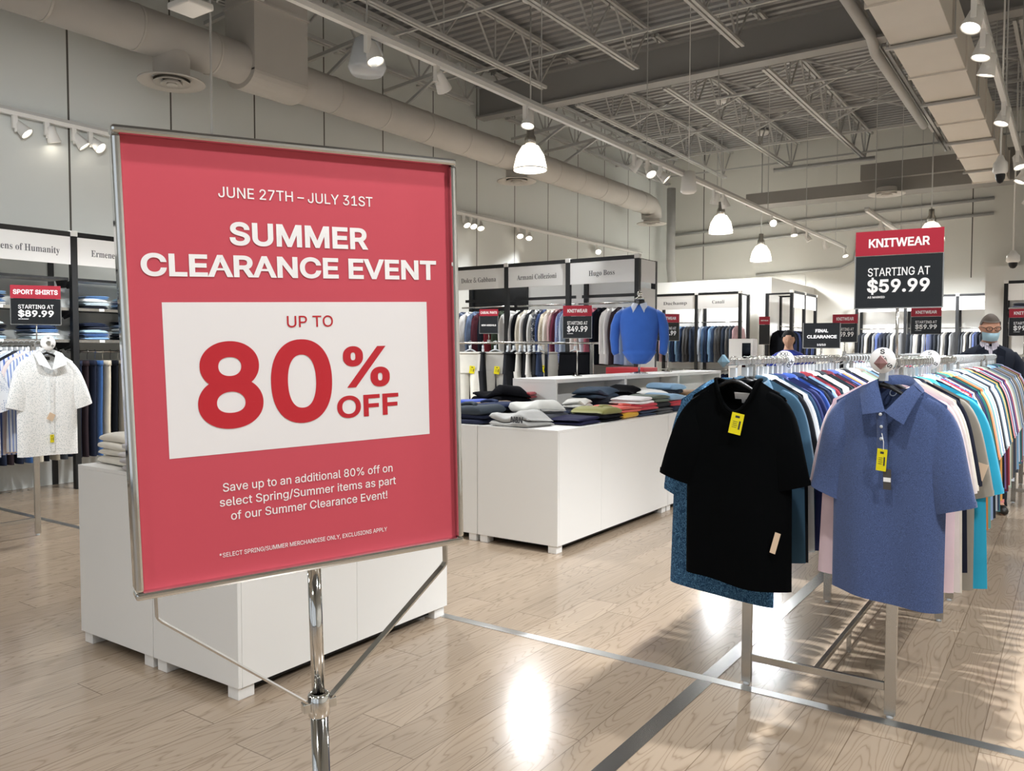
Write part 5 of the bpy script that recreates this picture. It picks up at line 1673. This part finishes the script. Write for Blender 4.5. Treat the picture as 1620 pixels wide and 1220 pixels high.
sign_card(LX + .05, LY + .285, LZ + .145, math.radians(56), 'SPORT SHIRTS', PRICE('$89.99'), 'sport shirts sign reading 89.99 over the white sprigged shirt', .335, .145, ch=.195, hh=.10, head_cap=.036)

# ------------------------------------------------------------------ the far rack beside the man and small far signs
rack(-.45, .12, 9.1, 10.4, 'far chrome rack behind the man in the dark blazer', .1)
for rod, x in (('first', -.45), ('second', .12)):
    for k in range(14):
        col, w_ = PAL[(k * 7 + 3) % len(PAL)]
        one_garment('polo', k % 4, col, '%s polo, %s from the front on the %s rod behind the man' % (w_, ORD[k], rod), 'shirt', (x, 9.06 + .095 * k, ROD_Z), math.radians(R.uniform(-3, 3)), 'shirts on the far rack')
sign_card(-.45, 10.3, 1.62, 0, 'KNITWEAR', PRICE('$99.99'), 'knitwear sign reading 99.99 beside the head of the man', .285, .20, base='clip')
sign_card(-3.9, 12.4, 1.55, math.radians(35), 'KNITWEAR', [], 'narrow red and dark sign beside the woman in blue', .16, 1.55, 'disc', ch=.30, hh=.12, head_cap=.018)
t = thing('mirror_column', 'white column with a dark mirror strip beyond the folding tables', 'column', (-3.85, 11.3, 0))
MB().box(-.17, -.1, 0, .17, .1, 1.62).build('column', WHITE_LAM, t)
MB().box(.02, -.104, .3, .14, -.1005, 1.56).build('mirror', plain('dark_mirror', '#3a4048', .1, 1.0), t)

# ------------------------------------------------------------------ people
def skin_mesh(name, pts, edges, mat, parent, root=0, sub=2):
    me = bpy.data.meshes.new(name)
    me.from_pydata([p[:3] for p in pts], edges, [])
    o = bpy.data.objects.new(name, me)
    COL.objects.link(o)
    md = o.modifiers.new('skin', 'SKIN')
    md.use_smooth_shade = True
    for i, p in enumerate(pts):
        r_ = p[3]
        me.skin_vertices[0].data[i].radius = r_ if isinstance(r_, tuple) else (r_, r_)
    me.skin_vertices[0].data[root].use_root = True
    s_ = o.modifiers.new('sub', 'SUBSURF')
    s_.levels = s_.render_levels = sub
    bpy.context.view_layer.update()
    m2 = bpy.data.meshes.new_from_object(o.evaluated_get(bpy.context.evaluated_depsgraph_get()))
    bpy.data.objects.remove(o)
    m2.name = name
    for p in m2.polygons: p.use_smooth = True
    m2.materials.clear()
    m2.materials.append(mat)
    return link(name, m2, parent)

SKIN = plain('skin_tone', '#c08e74', .55, 0, .4, var=.05, scale=30)
def head_shape(c, face_dir=0.0, tilt=0.0):
    """one closed head surface with brow, nose, chin, facing -Y"""
    m = MB()
    n, k = 32, 24
    rows = []
    for i in range(k + 1):
        v = -pi / 2 + pi * i / k
        row = []
        for j in range(n):
            u = 2 * pi * j / n
            x, y, z = cos(v) * sin(u), -cos(v) * cos(u), sin(v)
            X, Y, Z = x * .076, y * .098, z * .118
            if z < 0:
                X *= 1 - .30 * (-z) ** 1.3
                Y = Y * (1 - .18 * (-z)) - .012 * (-z)
            f = max(0, -y)
            nose = math.exp(-((x / .16) ** 2) - ((z + .12) / .20) ** 2) * f
            Y -= .024 * nose
            br = math.exp(-((z - .20) / .12) ** 2) * f
            Y -= .006 * br
            for sx in (-1, 1):
                e = math.exp(-(((x - sx * .36) / .16) ** 2) - ((z - .05) / .10) ** 2) * f
                Y += .010 * e
                ear = math.exp(-(((x - sx) / .18) ** 2) - ((z + .02) / .22) ** 2 - ((y - .1) / .22) ** 2)
                X += sx * .016 * ear
            lip = math.exp(-((x / .28) ** 2) - ((z + .48) / .08) ** 2) * f
            Y -= .006 * lip
            chin = math.exp(-((x / .3) ** 2) - ((z + .85) / .2) ** 2) * f
            Y -= .012 * chin
            row.append((X, Y, Z))
        rows.append(row)
    m.grid(rows, True)
    R_ = Matrix.Rotation(face_dir, 3, 'Z') @ Matrix.Rotation(tilt, 3, 'X')
    m.v = [tuple(R_ @ Vector(p) + Vector(c)) for p in m.v]
    return m, R_

def person(label, loc, rz, h, top, trousers, hair, shirt, mask=None, glasses=False, skin_c=None, face=0.0, tilt=0.15, long_hair=False, jacket=None):
    t = thing('person', label, 'person', loc, rz)
    k = h / 1.75
    sk = SKIN if skin_c is None else plain('skin_' + skin_c, skin_c, .55, 0, .4, var=.05, scale=30)
    # body: one skinned surface (legs, trunk, arms with hands)
    P = [(0, 0, .96, (.12, .10)), (0, 0, 1.15, (.11, .09)), (0, .0, 1.36, (.13, .095)), (0, .01, 1.47, (.07, .07)), (0, -.005, 1.54, .052), (0, -.02, 1.63, .06)]
    E = [(0, 1), (1, 2), (2, 3), (3, 4), (4, 5)]
    def limb(start, pts):
        prev = start
        for p in pts:
            P.append(p)
            E.append((prev, len(P) - 1))
            prev = len(P) - 1
        return prev
    arms = {}
    for sg in (-1, 1):
        limb(0, [(sg * .10, 0, .86, .088), (sg * .105, -.01, .50, .058), (sg * .11, .01, .09, .042), (sg * .12, -.10, .03, (.042, .03)), (sg * .125, -.17, .025, (.034, .02))])
        a = limb(2, [(sg * .165, 0, 1.365, .048), (sg * .245, -.02, 1.14, .045), (sg * .21, -.22, 1.02, .036), (sg * .19, -.29, 1.03, (.036, .02))])
        arms[sg] = P[a]
        for f in range(4):
            fx = sg * .19 + (f - 1.5) * .018
            L = (.06, .072, .068, .052)[f]
            limb(a, [(fx, -.335, 1.03, .009), (fx, -.335 - L * .5, 1.018, .0085), (fx, -.335 - L * .75, .995, .007)])
        limb(a, [(sg * .19 - sg * .034, -.31, 1.035, .010), (sg * .19 - sg * .045, -.345, 1.03, .008)])
    P = [(x * k, y * k, z * k, tuple(q * k for q in r_) if isinstance(r_, tuple) else r_ * k) for x, y, z, r_ in P]
    b = skin_mesh('body', P, E, sk, t)
    hm, RM = head_shape((0, -.035 * k, 1.635 * k), face, tilt)
    # head joined into the body's mesh
    bm = bmesh.new()
    bm.from_mesh(b.data)
    tmp = hm.mesh('head', sk, True)
    bm.from_mesh(tmp)
    for f in bm.faces: f.smooth = True
    bm.to_mesh(b.data)
    bm.free()
    HC = Vector((0, -.035 * k, 1.635 * k))
    def at_head(p): return tuple(RM @ Vector(p) + HC)
    hr = MB()
    rows = []
    for i in range(13):
        v = (.02 if not long_hair else -.62) + (pi / 2 - (.02 if not long_hair else -.62)) * i / 12
        row = []
        for j in range(28):
            u = 2 * pi * j / 28
            x, y, z = cos(v) * sin(u), -cos(v) * cos(u), sin(v)
            f_ = max(0.0, min(1.0, (cos(u) - .05) / .4))
            hl = .30 if long_hair else .5
            zz = z if z > hl else z + (hl - z) * f_
            s_ = (1.13 if long_hair else 1.07) + .02 * sin(5 * u + 3 * v)
            row.append(at_head((x * .076 * s_ * (1.08 if long_hair else 1), y * .098 * s_ * (.9 if y < -.2 and zz < .5 else 1) + .006, zz * .118 * 1.06)))
        rows.append(row)
    hr.grid(rows, True)
    hr.build('hair', plain('hair_' + hair, hair, .7, 0, .3, var=.2, scale=60), t, True)
    if mask:
        rows = []
        for i in range(7):
            z = -.028 - .078 * i / 6
            row = []
            for j in range(13):
                a = -1.25 + 2.5 * j / 12
                bul = .018 * cos(a * 1.1) * sin(pi * min(1, (i + .6) / 6.5))
                row.append(at_head(((.078 - .012 * i / 6) * sin(a), -(.104 - .008 * (i / 6)) * cos(a) - bul - .004, z)))
            rows.append(row)
        MB().grid(rows).build('face_mask', plain('mask_cloth', mask, .8, 0, .2, bump=.2), t, True)
    if glasses:
        gm = MB()
        for sx in (-1, 1):
            q = [at_head((sx * .033 + .026 * cos(a), -.108 + .006 * abs(cos(a)), .008 + .019 * sin(a))) for a in [2 * pi * i / 16 for i in range(17)]]
            gm.tube(q, .003, 6, False)
            gm.tube([at_head((sx * .059, -.1, .012)), at_head((sx * .08, -.02, .012)), at_head((sx * .082, .01, .0))], .0028, 6)
        gm.tube([at_head((-.008, -.112, .012)), at_head((.008, -.112, .012))], .003, 6)
        gm.build('glasses_frame', BLACK_PLASTIC, t, True)
    # eyes and mouth belong to the face
    ey = MB()
    for sx in (-1, 1):
        c_ = at_head((sx * .029, -.079, .006))
        ey.lathe([(0, -.010), (.007, -.007), (.010, 0), (.007, .007), (0, .010)], 12, c_)
    ey.build('eye_pair', plain('eye_white', '#d9d2cc', .25), t, True)
    ey = MB()
    for sx in (-1, 1):
        c_ = at_head((sx * .029, -.0865, .006))
        ey.lathe([(0, -.005), (.0045, -.003), (.005, 0), (.0045, .003), (0, .005)], 10, c_)
    ey.build('iris_pair', plain('iris_brown', '#2a1a12', .2), t, True)
    # clothing
    def rings(tab, n=28):
        return [[(rx * math.copysign(abs(cos(2 * pi * j / n)) ** .85, cos(2 * pi * j / n)) * k, (yo + ry * sin(2 * pi * j / n)) * k, z * k) for j in range(n)] for z, rx, ry, yo in tab]
    jm = MB().grid(rings([(.80, .188, .135, 0), (.80, .198, .145, 0), (.92, .19, .14, 0), (1.08, .178, .132, -.005), (1.22, .192, .138, -.01), (1.34, .208, .138, -.008), (1.40, .212, .125, 0), (1.445, .175, .10, .005), (1.475, .10, .08, .01), (1.49, .075, .07, .01)]), True)
    for sg in (-1, 1):
        jm.tube([(sg * .12 * k, 0, 1.395 * k), (sg * .17 * k, 0, 1.375 * k), (sg * .21 * k, -.003 * k, 1.31 * k), (sg * .247 * k, -.02 * k, 1.15 * k), (sg * .237 * k, -.07 * k, 1.10 * k), (sg * .222 * k, -.15 * k, 1.055 * k), (sg * .212 * k, -.215 * k, 1.028 * k)], [.04 * k, .062 * k, .066 * k, .062 * k, .060 * k, .056 * k, .052 * k], 18, True)
    jm.build('blazer' if shirt else 'jumper', jacket or cloth(top), t, True)
    tm = MB().grid(rings([(1.0, .166, .12, 0), (.96, .172, .126, 0), (.88, .176, .128, 0), (.80, .168, .118, 0), (.77, .12, .08, 0)]), True)
    for sg in (-1, 1):
        tm.tube([(sg * .085 * k, 0, .88 * k), (sg * .095 * k, -.005 * k, .76 * k), (sg * .105 * k, -.01 * k, .50 * k), (sg * .11 * k, .01 * k, .10 * k), (sg * .112 * k, 0, .05 * k)], [.085 * k, .09 * k, .072 * k, .062 * k, .064 * k], 18, True)
    tm.build('trousers', cloth(trousers), t, True)
    sh = plain('shoe_black', '#17140f', .35)
    for sg in (-1, 1):
        MB().tube([(sg * .115 * k, .045 * k, .04), (sg * .115 * k, -.03 * k, .045), (sg * .12 * k, -.13 * k, .04), (sg * .125 * k, -.20 * k, .032)], [.045, .05, .047, .03], 14, flat=.75).build('shoe', sh, t, True)
    if shirt:
        rows = []
        for i in range(12):
            z = 1.47 - .34 * i / 11
            w_ = .055 - .0025 * i + (.015 if i < 2 else 0)
            yy = -(.075 + .060 * min(1, i / 3.5) + .012 * sin(pi * i / 11)) - .006
            rows.append([(w_ * s_ * k, (yy + .035 * abs(s_) ** 2) * k, z * k) for s_ in (-1, -.6, -.2, .2, .6, 1)])
        MB().grid(rows).build('shirt_front', cloth(shirt, 'stripe', '#8f8794', 70), t, True)
        rows = [[], []]
        for i in range(19):
            f = -1 + 2 * i / 18
            a = f * pi * .95
            rows[0].append((.066 * sin(a) * k, (.062 * cos(a) - .006) * k, (1.53 - .03 * abs(f)) * k))
            rows[1].append((.082 * sin(a) * k, (.085 * cos(a) - .02 * abs(f) - .01) * k, (1.475 - .045 * abs(f) ** 3) * k))
        MB().grid(rows).build('shirt_collar', cloth(shirt, 'stripe', '#8f8794', 70), t, True)
        for sg in (-1, 1):
            MB().add([(sg * .05 * k, -.118 * k, 1.47 * k), (sg * .115 * k, -.112 * k, 1.43 * k), (sg * .10 * k, -.142 * k, 1.30 * k), (sg * .022 * k, -.162 * k, 1.10 * k), (sg * .012 * k, -.16 * k, 1.13 * k),
                      (sg * .05 * k, -.108 * k, 1.47 * k), (sg * .115 * k, -.10 * k, 1.43 * k), (sg * .10 * k, -.13 * k, 1.30 * k), (sg * .022 * k, -.15 * k, 1.10 * k), (sg * .012 * k, -.148 * k, 1.13 * k)],
                     [(0, 1, 2, 3, 4), (9, 8, 7, 6, 5), (0, 5, 6, 1), (1, 6, 7, 2), (2, 7, 8, 3), (3, 8, 9, 4), (4, 9, 5, 0)]).build('lapel', jacket or cloth(top), t)
    return t
person('man in a dark blazer and open striped shirt wearing a pale blue face mask', (-.64, 8.50, 0), math.radians(12), 1.78, '#151a26', '#23252c', '#4a4038', '#b9b3bb', '#a9c9d6', True, face=math.radians(8), tilt=.22)
person('woman with black bobbed hair in a bright blue top', (-3.16, 11.1, 0), math.radians(14), 1.72, '#22358f', '#1c1e26', '#0d0c0e', None, None, False, '#c59a80', 0, .1, True)
